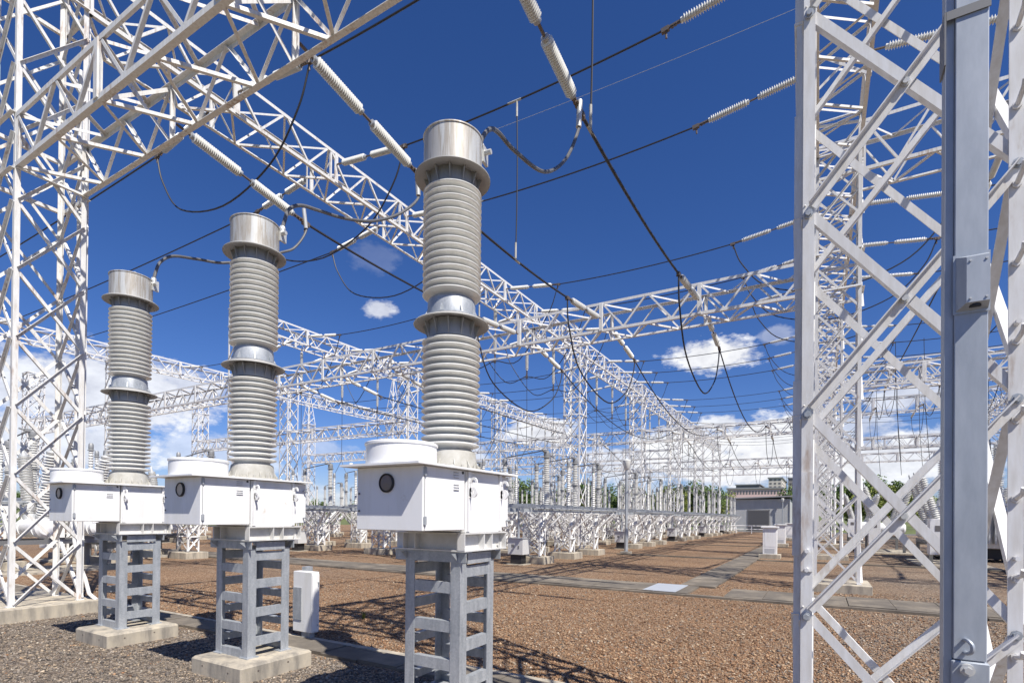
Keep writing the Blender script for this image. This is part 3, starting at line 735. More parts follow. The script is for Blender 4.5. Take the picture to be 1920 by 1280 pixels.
# ------------------------------------------------------------------ current transformers
CTX = [-2.7399 - 2.7257 * k for k in range(3)]; CTY = 3.6736
ctlab = ['tallest and nearest white current transformer with a porcelain column', 'middle one of the three white current transformers, beside a small white cabinet', 'leftmost and farthest of the three white current transformers']
def make_ct(loc, label):
    t = thing('current_transformer', label, 'transformer', loc, 0, 'current transformers in a row')
    zp = .174
    x0, x1, y0, y1 = -.295, .27, -.215, .285
    for (x, y) in ((x0, y0), (x1, y0), (x1, y1), (x0, y1)):
        b = MB(); b.angle((x, y, zp), (x, y, 1.33), (1 if x == x0 else -1, 0, 0), (0, 1 if y == y0 else -1, 0), .095, .010)
        b.box(x - .02 if x == x0 else x - .12, x + .12 if x == x0 else x + .02, y - .02 if y == y0 else y - .12, y + .12 if y == y0 else y + .02, zp, zp + .012)
        b.build('stand_leg', M_GALV, t)
    for z in (1.245, .95, .645, .335):
        for xx, sg in ((x1, 1), (x0, -1)):
            b = MB(); xs = (xx - .012, xx - .004) if sg > 0 else (xx + .004, xx + .012)
            b.box(*xs, y0 + .088, y1 - .088, z - .042, z + .042); b.box(min(xs[0], xx - sg * .06), max(xs[1], xx - sg * .06), y0 + .088, y1 - .088, z + .042, z + .049)
            b.build('rung', M_GALV, t)
    for z in (1.115, .80, .49, .21):
        for yy, sg in ((y0, -1), (y1, 1)):
            b = MB(); ys = (yy + .004, yy + .012) if sg < 0 else (yy - .012, yy - .004)
            b.box(x0 + .088, x1 - .088, *ys, z - .042, z + .042); b.box(x0 + .088, x1 - .088, min(ys[0], yy - sg * .06), max(ys[1], yy - sg * .06), z + .042, z + .049)
            b.build('rung', M_GALV, t)
    b = MB()   # grey head angles on the stand
    for (p, q, n1) in (((-.40, -.225, 1.412), (.33, -.225, 1.412), (0, 1, 0)), ((-.40, .30, 1.412), (.33, .30, 1.412), (0, -1, 0))):
        b.angle(p, q, n1, (0, 0, -1), .085, .01)
    for x in (-.33, .29): b.angle((x, -.14, 1.402), (x, .21, 1.402), (-1 if x > 0 else 1, 0, 0), (0, 0, -1), .08, .01, w2=.09)
    for x in (x0, x1):
        for yy, s_ in ((y0, -1), (y1, 1)): b.add([(x + .02 * (1 if x == x0 else -1), yy, 1.33), (x + .02 * (1 if x == x0 else -1), yy, 1.40), (x + .02 * (1 if x == x0 else -1), yy + s_ * .09, 1.40), (x + .026 * (1 if x == x0 else -1), yy, 1.33), (x + .026 * (1 if x == x0 else -1), yy, 1.40), (x + .026 * (1 if x == x0 else -1), yy + s_ * .09, 1.40)], [(0, 1, 2), (5, 4, 3), (0, 3, 4, 1), (1, 4, 5, 2), (2, 5, 3, 0)])
    b.build('stand_head', M_GALV, t)
    b = MB()   # channel frame, open outwards
    X0_, X1_, Y0_, Y1_, z0, z1 = -.42, .34, -.255, .385, 1.415, 1.565
    def chan(p, q, out):
        p, q, out = Vector(p), Vector(q), Vector(out)
        up_ = Vector((0, 0, 1))
        b.flat(p + up_ * (z0 + .0755), q + up_ * (z0 + .0755), out, .135, .010)      # web
        for zz in (z0, z1 - .011):
            a, c = p + up_ * zz, q + up_ * zz; vs = [a, c, c + out * .075, a + out * .075]
            b.add(vs + [v + up_ * .011 for v in vs], [(3, 2, 1, 0), (4, 5, 6, 7), (0, 1, 5, 4), (1, 2, 6, 5), (2, 3, 7, 6), (3, 0, 4, 7)])
    chan((X0_ + .002, Y0_ + .075, 0), (X1_ - .078, Y0_ + .075, 0), (0, -1, 0)); chan((X0_ + .002, Y1_ - .075, 0), (X1_ - .078, Y1_ - .075, 0), (0, 1, 0))
    chan((X1_ - .075, Y0_, 0), (X1_ - .075, Y1_, 0), (1, 0, 0)); chan((X0_ + .075, Y0_ + .08, 0), (X0_ + .075, Y1_ - .08, 0), (-1, 0, 0))
    for x in (-.3, -.17): b.box(x, x + .008, Y0_ + .002, Y0_ + .07, z0 + .011, z1 - .011)
    for y in (.03, .15): b.box(X1_ - .07, X1_ - .003, y, y + .008, z0 + .011, z1 - .011)
    b.box(X1_ - .068, X1_, Y0_ - .002, Y0_ + .006, z0 + .011, z1 - .011)
    b.box(X1_ - .06, X1_ - .003, Y1_ - .008, Y1_, z0 + .011, z1 - .011)
    b.tube([(X1_ - .03, Y1_ - .06, z0 + .011), (X1_ - .03, Y1_ - .06, z0 + .06)], .016, 6)
    b.build('base_frame', M_FRAME, t)
    b = MB(); b.box(-.305, .325, -.225, .305, 1.567, 2.056, ch=.006); b.box(-.31, .33, -.2, .28, 1.567, 1.575)
    b.add([(-.30, -.60, 1.60), (.30, -.60, 1.60), (.26, -.2, 1.570), (-.26, -.2, 1.570), (-.30, -.60, 1.61), (.30, -.60, 1.61), (.31, -.2, 1.61), (-.31, -.2, 1.61)], [(3, 2, 1, 0), (4, 5, 6, 7), (0, 1, 5, 4), (1, 2, 6, 5), (2, 3, 7, 6), (3, 0, 4, 7)])
    tank = b.build('tank', M_BOX, t)
    b = MB()
    for y in (-.215, .262): b.box(.326, .345, y, y + .03, 1.575, 2.05)
    b.build('stiffener', M_BOX, tank)
    b = MB(); b.box(-.312, .327, -.756, -.245, 1.588, 2.056, ch=.005); door = b.build('cabinet', M_BOX, t)
    b = MB()   # door shut line, louvre slots
    b.box(.3272, .3285, -.737, -.733, 1.592, 2.05)
    b.build('door_seam', M_DARKGALV, door)
    for zc in (2.035, 1.94):
        b = MB()
        for q in range(3):
            z = zc - q * .020
            b.box(.327, .336, -.395, -.325, z - .003, z + .006); 
        b.build('louvre', M_BOX, door)
        b = MB()
        for q in range(3): b.box(.3275, .3292, -.392, -.328, zc - q * .020 - .006, zc - q * .020 - .004)
        b.build('louvre_slot', M_FIT, door)
    for z in (1.635, 1.985):
        b = MB(); b.box(.327, .338, -.748, -.722, z, z + .055); b.tube([(.336, -.735, z - .004), (.336, -.735, z + .059)], .007, 8); b.build('hinge', M_GALV, door)
    b = MB(); b.lathe([(.070, 0), (.070, .016), (.063, .022), (.058, .016), (.057, .010)], 28, cap=False, M=Matrix.Translation((-.005, -.757, 1.935)) @ Matrix.Rotation(R(90), 4, 'X'))
    b.build('gauge_rim', M_BLACK, door)
    b = MB(); b.lathe([(.0578, .008), (.0575, .012), (.001, .013)], 28, M=Matrix.Translation((-.005, -.757, 1.935)) @ Matrix.Rotation(R(90), 4, 'X'))
    b.build('gauge_glass', M_GLASS if loc[0] > -4 else M_DIAL, door)
    b = MB(); b.tube([(-.312, -.66, 1.86), (-.35, -.66, 1.86), (-.35, -.66, 1.73), (-.312, -.66, 1.73)], .007, 6)
    for z in (1.73, 1.86): b.tube([(-.285, -.757, z), (-.285, -.765, z)], .008, 6)
    b.build('door_handle', M_DARKGALV, door)
    b = MB(); b.tube([(.328, -.275, 2.035), (.333, -.275, 2.035)], .011, 10); b.build('vent_plug', M_BLACK, door)
    b = MB(); b.box(-.29, .30, .31, .475, 1.60, 2.05, ch=.005)
    bc = b.build('back_cabinet', M_BOX, t)
    b = MB(); 
    for z in (1.66, 1.97): b.tube([(.30, .44, z), (.335, .44, z), (.335, .47, z - .02)], .009, 6)
    b.build('latch', M_GALV, bc)
    for y in (-.20, .277):
        b = MB(); x = .347      # hook shaped lifting lugs
        th = .014
        ring = [(x + .035 + .035 * math.cos(a), 1.965 + .04 * math.sin(a)) for a in [R(q) for q in range(-10, 191, 25)]]
        inn = [(x + .035 + .017 * math.cos(a), 1.965 + .02 * math.sin(a)) for a in [R(q) for q in range(-10, 191, 25)]]
        n_ = len(ring); vs = [(p[0], y - th / 2, p[1]) for p in ring + inn] + [(p[0], y + th / 2, p[1]) for p in ring + inn]
        fs = []
        for q in range(n_ - 1):
            fs += [(q, q + 1, n_ + q + 1, n_ + q), (2 * n_ + q + 1, 2 * n_ + q, 3 * n_ + q, 3 * n_ + q + 1), (q + 1, q, 2 * n_ + q, 2 * n_ + q + 1), (n_ + q, n_ + q + 1, 3 * n_ + q + 1, 3 * n_ + q)]
        b.add(vs, fs); b.box(x - .003, x + .016, y - th / 2, y + th / 2, 1.845, 1.962)
        b.lathe([(.016, -th / 2), (.042, -th / 2), (.042, th / 2), (.016, th / 2), (.016, -th / 2)], 18, cap=False, M=Matrix.Translation((x + .028, y, 1.885)) @ Matrix.Rotation(R(90), 4, 'X'))
        b.build('lifting_lug', M_BOX, t)
    b = MB(); b.box(-.375, .385, -.872, .50, 2.057, 2.073)
    b.tube([(-.30, -.83, 2.073), (-.30, -.83, 2.088)], .013, 6)
    for y in (-.7, -.45, .1, .35):
        b.tube([(.36, y, 2.073), (.36, y, 2.083)], .011, 6)
    b.build('cover_plate', M_BOX, t)
    b = MB(); b.lathe([(.268, 2.073), (.268, 2.222), (.276, 2.224), (.276, 2.240), (.262, 2.248), (.001, 2.255)], 48, o=(-.04, -.565, 0), smooth=True)
    b.build('expansion_drum', M_BOX, t)
    b = MB()   # base flange
    b.lathe([(.275, 2.073), (.275, 2.092), (.262, 2.094)], 40); b.lathe([(.262, 2.094), (.235, 2.10), (.215, 2.235), (.19, 2.25), (.18, 2.26)], 40)
    for q in range(24):
        a = 2 * math.pi * q / 24; b.tube([(.25 * math.cos(a), .25 * math.sin(a), 2.092), (.25 * math.cos(a), .25 * math.sin(a), 2.118)], .011, 6)
    for q in range(12):
        a = 2 * math.pi * (q + .5) / 12; c_, s_ = math.cos(a), math.sin(a)
        w_ = Vector((-s_, c_, 0)) * .005
        p = [Vector((.222 * c_, .222 * s_, 2.10)), Vector((.262 * c_, .262 * s_, 2.10)), Vector((.212 * c_, .212 * s_, 2.19))]
        b.add([v - w_ for v in p] + [v + w_ for v in p], [(0, 1, 2), (5, 4, 3), (0, 3, 4, 1), (1, 4, 5, 2), (2, 5, 3, 0)])
    b.build('base_flange', M_CAST, t)
    def column(zA, zB, n):
        pr = [(.18, zA)]; p = (zB - zA) / n
        for k in range(n):
            z = zA + k * p
            pr += [(.176, z + p * .02), (.180, z + p * .14), (.196, z + p * .27), (.226, z + p * .38), (.242, z + p * .47), (.2485, z + p * .57), (.2485, z + p * .66), (.243, z + p * .75), (.230, z + p * .81), (.202, z + p * .88), (.180, z + p * .96)]
        pr.append((.18, zB)); return pr
    b = MB(); b.lathe(column(2.26, 3.185, 16), 56); b.build('lower_insulator', M_PORC, t)
    b = MB(); b.lathe(column(3.535, 4.455, 16), 56); b.build('upper_insulator', M_PORC, t)
    def skirt(z, name, hat):
        b = MB()
        if hat: b.lathe([(.19, z + .036), (.232, z + .040), (.25, z + .034), (.315, z + .004), (.322, z - .006), (.314, z - .010), (.25, z + .014), (.232, z + .018), (.19, z + .018), (.19, z + .036)], 48, cap=False)
        else: b.lathe([(.2, z + .022), (.305, z + .012), (.322, z), (.322, z - .008), (.30, z - .002), (.2, z + .006), (.2, z + .022)], 48, cap=False)
        o = b.build(name, M_SKIRT, t)
        b = MB(); b.lathe([(.185, z - .135), (.20, z - .13), (.205, z + .005), (.2, z + .012)], 40)
        for q in range(12):
            a = 2 * math.pi * q / 12; c_, s_ = math.cos(a), math.sin(a); w_ = Vector((-s_, c_, 0)) * .005
            p = [Vector((.20 * c_, .20 * s_, z - .12)), Vector((.245 * c_, .245 * s_, z - .001)), Vector((.20 * c_, .20 * s_, z - .001))]
            b.add([v - w_ for v in p] + [v + w_ for v in p], [(0, 1, 2), (5, 4, 3), (0, 3, 4, 1), (1, 4, 5, 2), (2, 5, 3, 0)])
        b.build('ribbed_collar', M_RIB, o)
    skirt(3.325, 'flange_skirt', True); skirt(4.576, 'head_skirt', False)
    b = MB(); b.lathe([(.238, 3.366), (.238, 3.378), (.205, 3.382), (.203, 3.505), (.196, 3.525), (.178, 3.537)], 48)
    for q in range(8):
        a = 2 * math.pi * (q + .3) / 8; c_, s_ = math.cos(a), math.sin(a); w_ = Vector((-s_, c_, 0)) * .006
        p = [Vector((.20 * c_, .20 * s_, 3.376)), Vector((.240 * c_, .240 * s_, 3.372)), Vector((.20 * c_, .20 * s_, 3.455))]
        b.add([v - w_ for v in p] + [v + w_ for v in p], [(0, 1, 2), (5, 4, 3), (0, 3, 4, 1), (1, 4, 5, 2), (2, 5, 3, 0)])
    b.build('middle_flange', M_GALV, t)
    b = MB(); b.lathe([(.248, 4.599), (.2485, 4.90), (.2485, 4.902), (.256, 4.906), (.256, 4.915), (.246, 4.921), (.15, 4.932), (.001, 4.936)], 64)
    h = b.build('head_can', M_HEAD, t)
    b = MB(); b.box(.20, .225, .14, .23, 4.78, 4.92, M=Matrix.Rotation(R(8), 4, 'Z')); b.tube([(.19, .19, 4.86), (.26, .20, 4.86)], .022, 8); b.tube([(.16, -.03, 4.935), (.16, -.03, 4.952)], .016, 8)
    b.build('terminal_pad', M_ALU, h)
    return register(t)
for k in range(3):
    make_ct((CTX[k], CTY, 0), ctlab[k])
    b = MB(); b.box(-.365, .511, -.443, .417, -.2, .174, ch=.022)
    o = tag(b.build('concrete_plinth', M_CONC, None, (CTX[k], CTY, 0)), ['stained concrete plinth under the tallest transformer', 'stained concrete plinth under the middle transformer', 'stained concrete plinth under the leftmost transformer'][k], 'plinth', 'transformer plinths')
    b = MB()
    for (y, z) in ((-.25, .1), (.1, .11)): b.tube([(.511, y, z), (.513, y, z)], .010, 8)
    for (x, z) in ((-.15, .1), (.3, .09)): b.tube([(x, -.443, z), (x, -.445, z)], .010, 8)
    b.build('tie_hole', M_FIT, o)
# flexible leads from the strings to the transformer heads
leads = [
    ('grey flexible lead looping from the nearest string clamp to the tallest transformer head', [(-2.74, 6.42, 7.04), (-2.74, 6.38, 6.74), (-2.74, 5.98, 6.11), (-2.74, 5.4, 5.63), (-2.72, 4.7, 5.44), (-2.68, 4.31, 5.37), (-2.62, 4.06, 5.22), (-2.6, 3.9, 5.02), (-2.58, 3.86, 4.88)]),
    ('long grey flexible lead sweeping behind the tallest transformer to the middle one', [(-5.47, 6.40, 7.0), (-5.47, 6.44, 6.68), (-5.47, 6.02, 6.22), (-5.47, 5.47, 5.84), (-5.46, 4.95, 5.62), (-5.43, 4.50, 5.49), (-5.40, 4.22, 5.40), (-5.35, 4.02, 5.24), (-5.31, 3.93, 5.05), (-5.29, 3.87, 4.86)]),
    ('grey flexible lead bending behind the middle transformer down to the leftmost one', [(-8.19, 6.46, 7.18), (-8.19, 6.52, 6.92), (-8.19, 6.3, 6.52), (-8.19, 6.0, 6.28), (-8.19, 5.06, 5.71), (-8.18, 4.56, 5.55), (-8.12, 4.18, 5.42), (-8.06, 3.98, 5.24), (-8.03, 3.90, 5.05), (-8.02, 3.86, 4.86)])]
for k, (lab, p) in enumerate(leads):
    t = thing('flexible_lead', lab, 'cable', (0, 0, 0), 0, 'transformer head leads')
    pts = smooth_path(p, 6)
    b = MB(); b.tube(pts, .021, 8); b.build('cable', M_CABLE, t)
    b = MB(); b.tube([Vector(p[0]) + Vector((0, 0, .1)), Vector(p[0]).lerp(Vector(p[1]), .9)], .036, 10); b.build('sleeve', M_ALU, t)
    b = MB(); b.tube(pts[-4:], .034, 8); b.build('sleeve', M_ALU, t)

# ------------------------------------------------------------------ small white cabinet behind the middle transformer
t = thing('control_cabinet', 'small white control cabinet on a post, behind the middle transformer stand', 'cabinet', (-5.91, 4.86, 0))
b = MB(); b.box(-.38, 0, 0, .12, .10, .92, ch=.006); body = b.build('body', M_BOX, t)
b = MB(); b.box(.001, .010, .004, .116, .12, .89, ch=.003); dr = b.build('door', M_BOX, t)
b = MB(); b.tube([(.010, .09, .78), (.032, .09, .78), (.032, .09, .75)], .007, 6); b.build('latch', M_GALV, dr)
b = MB(); b.tube([(.010, .09, .20), (.022, .09, .20)], .009, 6); b.build('latch', M_GALV, dr)
b = MB(); b.box(-.37, -.20, -.012, -.003, .26, .70); b.build('bracket_plate', M_GALV, t)
b = MB(); b.box(-.36, -.26, .125, .225, 0, .97); b.build('post', M_GALV, t)
b = MB(); b.box(-.22, -.06, .02, .10, 0, .10); b.build('foot', M_GALV, t)

# ------------------------------------------------------------------ galvanised post at the right edge
t = thing('riser_post', 'smooth bluish galvanised riser post with a hooked collar, in front of the right tower', 'post', (.392, 2.30, 0), 0)
b = MB(); b.box(0, .088, 0, .10, 1.232, 4.02, ch=.004); duct = b.build('duct', M_POSTG, t)
b = MB(); b.box(-.024, -.001, .012, .075, 0, 4.04); b.build('back_channel', M_POSTG, t)
b = MB(); b.box(-.005, .094, -.006, .106, -.1, 1.230, ch=.004); low = b.build('lower_sleeve', M_POSTG, t)
b = MB(); b.tube([(.035, -.005, 1.205), (.035, -.022, 1.205)], .020, 14); b.tube([(.035, -.018, 1.205), (.035, -.036, 1.205)], .012, 6); b.build('bolt', M_ALU, low)
b = MB(); b.tube(smooth_path([(.03, .0, 1.300), (.033, -.022, 1.304), (.043, -.033, 1.292), (.044, -.033, 1.272), (.036, -.022, 1.260), (.031, .0, 1.259)], 4), .0065, 8); b.build('cable_hook', M_POSTG, duct)
b = MB()
vs = [(.001, -.001, 2.40), (.087, -.001, 2.40), (.087, -.001, 2.585), (.001, -.001, 2.585), (.024, -.044, 2.415), (.083, -.044, 2.415), (.083, -.044, 2.565), (.024, -.044, 2.565)]
b.add(vs, [(0, 3, 2, 1), (4, 5, 6, 7), (0, 1, 5, 4), (1, 2, 6, 5), (2, 3, 7, 6), (3, 0, 4, 7)]); b.box(-.004, .092, -.004, -.001, 2.392, 2.592)
ic = b.build('inspection_cover', M_POSTG, duct)
for (x_, z_) in ((.034, 2.428), (.075, 2.428), (.034, 2.552), (.075, 2.552)):
    b = MB(); b.tube([(x_, -.044, z_), (x_, -.047, z_)], .0035, 8); b.build('screw', M_ALU, ic)
b = MB(); b.lathe([(.016, 2.405), (.016, 2.414)], 12, o=(.05, -.022, 0)); b.build('cable_gland', M_BLACK, ic)
b = MB(); b.box(-.026, .092, -.005, -.001, 3.40, 3.43); b.box(-.03, -.025, -.005, .08, 3.25, 3.43); b.build('strap', M_DARKGALV, duct)

# ------------------------------------------------------------------ disconnector bays
M_STAND = M_WHITE
def make_stand():
    t = thing('support_stand', '', 'support stand', (0, 0, 0), 0, 'lattice support stands')
    wx, wy, zt = .36, .22, 1.86
    for (sx_, sy_) in ((-1, -1), (1, -1), (1, 1), (-1, 1)):
        b = MB(); b.angle((sx_ * wx, sy_ * wy, .25), (sx_ * wx, sy_ * wy, zt), (-sx_, 0, 0), (0, -sy_, 0), .062, .008)
        b.build('leg', M_STAND, t)
    b = MB()
    for sy_ in (-1, 1):
        for (za, zb) in ((.28, .80), (.80, 1.32), (1.32, 1.82)):
            b.angle((-wx, sy_ * wy, za), (wx, sy_ * wy, zb), (0, 0, 1), (0, sy_, 0), .04, .006); b.angle((-wx, sy_ * (wy - .01), zb), (wx, sy_ * (wy - .01), za), (0, 0, 1), (0, -sy_, 0), .04, .006)
    for sx_ in (-1, 1):
        for (za, zb) in ((.28, .80), (.80, 1.32), (1.32, 1.82)):
            b.angle((sx_ * wx, -wy, za), (sx_ * wx, wy, zb), (0, 0, 1), (sx_, 0, 0), .045, .006)
            b.angle((sx_ * wx, -wy, zb), (sx_ * wx, wy, zb), (0, 0, 1), (sx_, 0, 0), .045, .006)
    b.build('bracing', M_STAND, t)
    b = MB()
    for sy_ in (-1, 1):
        b.angle((0, sy_ * wy, 1.05), (0, sy_ * 1.15, 1.86), (1, 0, 0), (0, 0, 1), .06, .007)
        for sx_ in (-1, 1): b.angle((sx_ * wx, sy_ * wy, 1.15), (sx_ * 1.05, sy_ * .4, 1.86), (0, 1, 0), (0, 0, 1), .055, .007)
    b.build('knee_brace', M_STAND, t)
    return register(t)
STAND = make_stand(); stand_used = [False]
b = MB(); b.box(-.62, .62, -.42, .42, -.1, .25, ch=.012); SPL = b.build('concrete_plinth', M_CONC); SPL['category'] = 'plinth'; spl_used = [False]
def make_deck():
    t = thing('steel_deck', '', 'steel deck', (0, 0, 0), 0, 'equipment decks')
    for x in (-.62, .62, -2.4, -3.2):
        b = MB(); b.angle((x, -.5, 1.865), (x, 8.1, 1.865), (1 if x < 0 else -1, 0, 0), (0, 0, 1), .09, .010, w2=.13)
        b.build('deck_beam', M_GALV, t)
    b = MB()
    for q in range(9):
        y = -.4 + q * 1.04; b.angle((-3.3, y, 2.03), (.75, y, 2.03), (0, 1, 0), (0, 0, 1), .10, .009)
    b.build('cross_member', M_GALV, t)
    b = MB(); b.tube([(.7, -.4, 1.98), (.7, 8.0, 1.98)], .03, 6); b.build('drive_rod', M_GALV, t)
    return register(t)
DECK = make_deck(); deck_used = [False]
def make_post(name, label, n1, h1, r, two=True, arm=False):
    t = thing(name, label, 'post insulator', (0, 0, 0), 0, 'post insulators')
    b = MB(); b.lathe([(r * 1.2, 0), (r * 1.2, .05), (r * .8, .08)], 12); b.build('base_flange', M_RIB, t)
    z = .08
    segs = 2 if two else 1
    for q in range(segs):
        i_ = MB(); i_.lathe(shed_profile(n1, h1, r * .62, r, z), 12); i_.build('insulator', M_PORC, t)
        z += h1
        b = MB(); b.lathe([(r * .75, z), (r * 1.25, z + .015), (r * 1.25, z + .035), (r * .75, z + .06)], 12); z += .06
        b.build('flange', M_RIB, t)
    c = MB(); c.lathe([(r * .85, z), (r * .95, z + .03), (r * .9, z + .16), (r * .5, z + .2)], 10)
    if arm:
        c.box(-.06, .06, -.22, .07, z + .15, z + .23); c.tube([(-.03, -.2, z + .19), (-.03, -.34, z + .23)], .025, 6)
    c.build('terminal_cap', M_RIB, t)
    t['height'] = z + .2
    return register(t)
PT_TALL = make_post('post_insulator', '', 12, .86, .125, True, True)
PT_MID = make_post('post_insulator', '', 11, .72, .10, True, False)
PT_THIN = make_post('post_insulator', '', 18, 1.55, .075, False, False)
used = {}
def place(proto, loc, label, key, group=None, rot=0.0):
    if not used.get(key):
        used[key] = True; proto.location = loc; proto['label'] = label; proto.rotation_euler = (0, 0, rot)
        if group: proto['group'] = group
        return proto
    return dup(proto, loc, label, group, rot=rot)
# operating box
t = thing('operating_box', '', 'operating box', (0, 0, 0), 0, 'operating boxes')
b = MB(); b.box(-.30, .30, -.24, .24, .36, .92, ch=.008); bd = b.build('body', mat('light_grey_paint', (.56, .56, .55), .45), t)
b = MB(); b.box(-.32, .32, -.26, .26, .92, .94); b.build('lid', M_ALU, bd)
b = MB(); b.box(-.15, -.05, -.246, -.241, .62, .72); b.box(.12, .16, -.255, -.241, .58, .68); b.build('latch', M_DARKGALV, bd)
b = MB(); b.box(-.22, .2, -.18, .18, .0, .36); b.build('base', M_BLACK, t)
b = MB(); b.tube([(.0, .0, .94), (.0, .0, 1.95)], .04, 8); b.build('drive_pipe', M_GALV, t)
OPB = register(t)
b = MB(); b.box(-.34, .34, -.30, .30, -.1, .03); OPP = b.build('concrete_pad', M_CONC); OPP['category'] = 'pad'
bayline = {9: 'rear central platform row', 0: 'central platform row', -1: 'left platform row', -2: 'far left platform row'}
JMIN = {0: 1, -1: 0, -2: 1, 9: 1}
N3 = ['nearest of three', 'middle of three', 'farthest of three']
def reuse(o, key):
    if used.get(key):
        o = o.copy(); COL.objects.link(o)
    used[key] = True; return o
def bay(xo, j, line, wired):
    xr = -8.95 + xo; yb = ty(j)
    bn = NTH[j - JMIN[line]]; bl = bayline[line]
    w_ = '%s bay of the %s' % (bn, bl); w2 = '%s bay, %s' % (bn, bl)
    place(DECK, (xr, yb + 1.6, 0), 'grey steel deck on lattice stands, ' + w_, 'deck')
    for q, yy in enumerate((2.75, 5.45, 8.1)):
        place(STAND, (xr - .1, yb + yy, 0), 'front white lattice stand, %s, %s' % (N3[q], w_), 'stand')
        o = reuse(SPL, 'spl'); o.location = (xr - .1, yb + yy, 0); tag(o, 'concrete front stand footing, %s, %s' % (N3[q], w_), 'plinth', 'stand footings')
        if j < 5:
            place(STAND, (xr - 2.9, yb + yy, 0), 'rear white lattice stand, %s, %s' % (N3[q], w_), 'stand')
            o = reuse(SPL, 'spl'); o.location = (xr - 2.9, yb + yy, 0); tag(o, 'concrete rear stand footing, %s, %s' % (N3[q], w_), 'plinth', 'stand footings')
    place(OPB, (xr - .25, yb + 1.85, 0), 'light grey operating box, near end of the ' + w2, 'opb')
    o = reuse(OPP, 'opp'); o.location = (xr - .25, yb + 1.85, 0); tag(o, 'concrete pad under the operating box, ' + w_, 'pad', 'box pads')
    for k, yy in enumerate((3.62, 6.32, 9.05)):
        y = yb + yy
        nm = '%s, %s' % (N3[k], w2)
        place(PT_TALL, (xr + .05, y - .2, 2.04), 'tall grey post insulator at deck edge, ' + nm, 'tall')
        place(PT_MID, (xr - 1.75, y - .25, 2.13), 'mid-height grey post insulator amid deck, ' + nm, 'mid')
        place(PT_THIN, (xr - 2.85, y - .1, 2.13), 'slim grey post insulator at deck back, ' + nm, 'thin')
        if k < 2: place(PT_THIN, (xr + .35, y + 1.15, 2.04), 'slim grey post insulator between tall ones, %s of two, %s' % (('nearer', 'farther')[k], w2), 'thin')
        wire('contact_arm', [(xr + .05, y - .2, 4.20), (xr - .8, y - .24, 4.10), (xr - 1.75, y - .25, 3.98)], .022, 'grey contact arm across the deck, ' + nm, 'contact arm', 'disconnector contact arms', M_CABLE)
        if wired:
            e = wired.get((line - 1, j, k))
            if e is not None:
                f_ = Vector((e.x, e.y, 4.75))
                d = thing('dropper_wire', 'thin black forked dropper, ' + nm, 'dropper', (0, 0, 0), 0, 'forked droppers')
                b = MB(); b.tube([e, e.lerp(f_, .5) + Vector((.02, 0, 0)), f_], .012, 5); b.build('wire', M_WIRE, d)
                b = MB(); b.tube(sagline(f_, (xr - 1.75, y - .25, 3.98), .06, 5), .013, 5); b.build('fork_lead', M_CABLE, d)
                b = MB(); b.tube(sagline(f_, (xr - 2.85, y - .1, 3.95), .03, 5), .013, 5); b.build('fork_lead', M_CABLE, d)
for j in range(1, 6): bay(0, j, 0, hang)
for j in (1, 2, 3, 4): bay(-4.75, j, 9, None)
for j in (0, 1, 2, 3): bay(-DX, j, -1, hang)
for j in (1, 2, 3, 4): bay(-2 * DX, j, -2, None)

# ------------------------------------------------------------------ dead tank breakers (horizontal tanks with sloping bushings)
def make_breaker():
    t = thing('tank_breaker', '', 'circuit breaker', (0, 0, 0), 0, 'tank breakers')
    fr = MB()
    for x in (-.7, .7):
        for y in (-1.5, 1.5): fr.box(x - .06, x + .06, y - .06, y + .06, 0, .8)
    for x in (-.7, .7): fr.box(x - .05, x + .05, -1.7, 1.7, .8, .92)
    fr.box(-.75, .75, -1.6, -1.5, .7, .8); fr.box(-.75, .75, 1.5, 1.6, .7, .8)
    fr.build('frame', M_DARKGALV, t)
    for k in range(3):
        y = -1.3 + 1.3 * k
        b = MB(); b.lathe([(.001, -.78), (.2, -.77), (.27, -.70), (.27, .70), (.2, .77), (.001, .78)], 20, o=(0, y, 1.25), ax='x')
        b.lathe([(.30, -.5), (.30, -.46)], 20, o=(0, y, 1.25), ax='x'); b.lathe([(.30, .46), (.30, .5)], 20, o=(0, y, 1.25), ax='x')
        tk = b.build('tank', M_BOX, t)
        for s_ in (-1, 1):
            Mx = Matrix.Translation((s_ * .42, y, 1.45)) @ Matrix.Rotation(s_ * R(16), 4, 'Y')
            b = MB(); b.lathe(shed_profile(22, 1.75, .10, .165, .18), 16, M=Mx); bu = b.build('bushing', M_PORC, t)
            b = MB(); b.lathe([(.17, -.06), (.17, .16), (.13, .18)], 16, M=Mx); b.build('bushing_turret', M_ALU, bu)
            b = MB(); b.lathe([(.12, 1.93), (.13, 2.0), (.05, 2.04), (.03, 2.22)], 12, M=Mx); b.build('bushing_cap', M_ALU, bu)
    b = MB(); b.box(-.85, -.35, -2.35, -1.8, .45, 1.75, ch=.01); cb = b.build('cabinet', M_BOX, t)
    b = MB(); b.box(-.70, -.5, -2.358, -2.35, 1.3, 1.5); b.build('cabinet_window', M_WIN, cb)
    return register(t)
BRK = make_breaker()
brk = [(( 4.3, 26.5, 0), 'white tank circuit breaker with sloping grey bushings seen through the right tower'), ((6.6, 22.2, 0), 'white tank circuit breaker with sloping bushings just right of the galvanised post'),
       ((3.0, 34.5, 0), 'smaller white tank circuit breaker farther back through the right tower bracing'), ((7.6, 36.0, 0), 'white tank circuit breaker behind the right-hand one, partly hidden by the post'),
       ((-19.5, 6.4, 0), 'white tank circuit breaker with bushings behind the left tower'), ((-22.8, 10.2, 0), 'white tank circuit breaker at the left, farther behind the left tower'),
       ((2.6, 46.5, 0), 'distant white tank circuit breaker through the lower right bracing')]
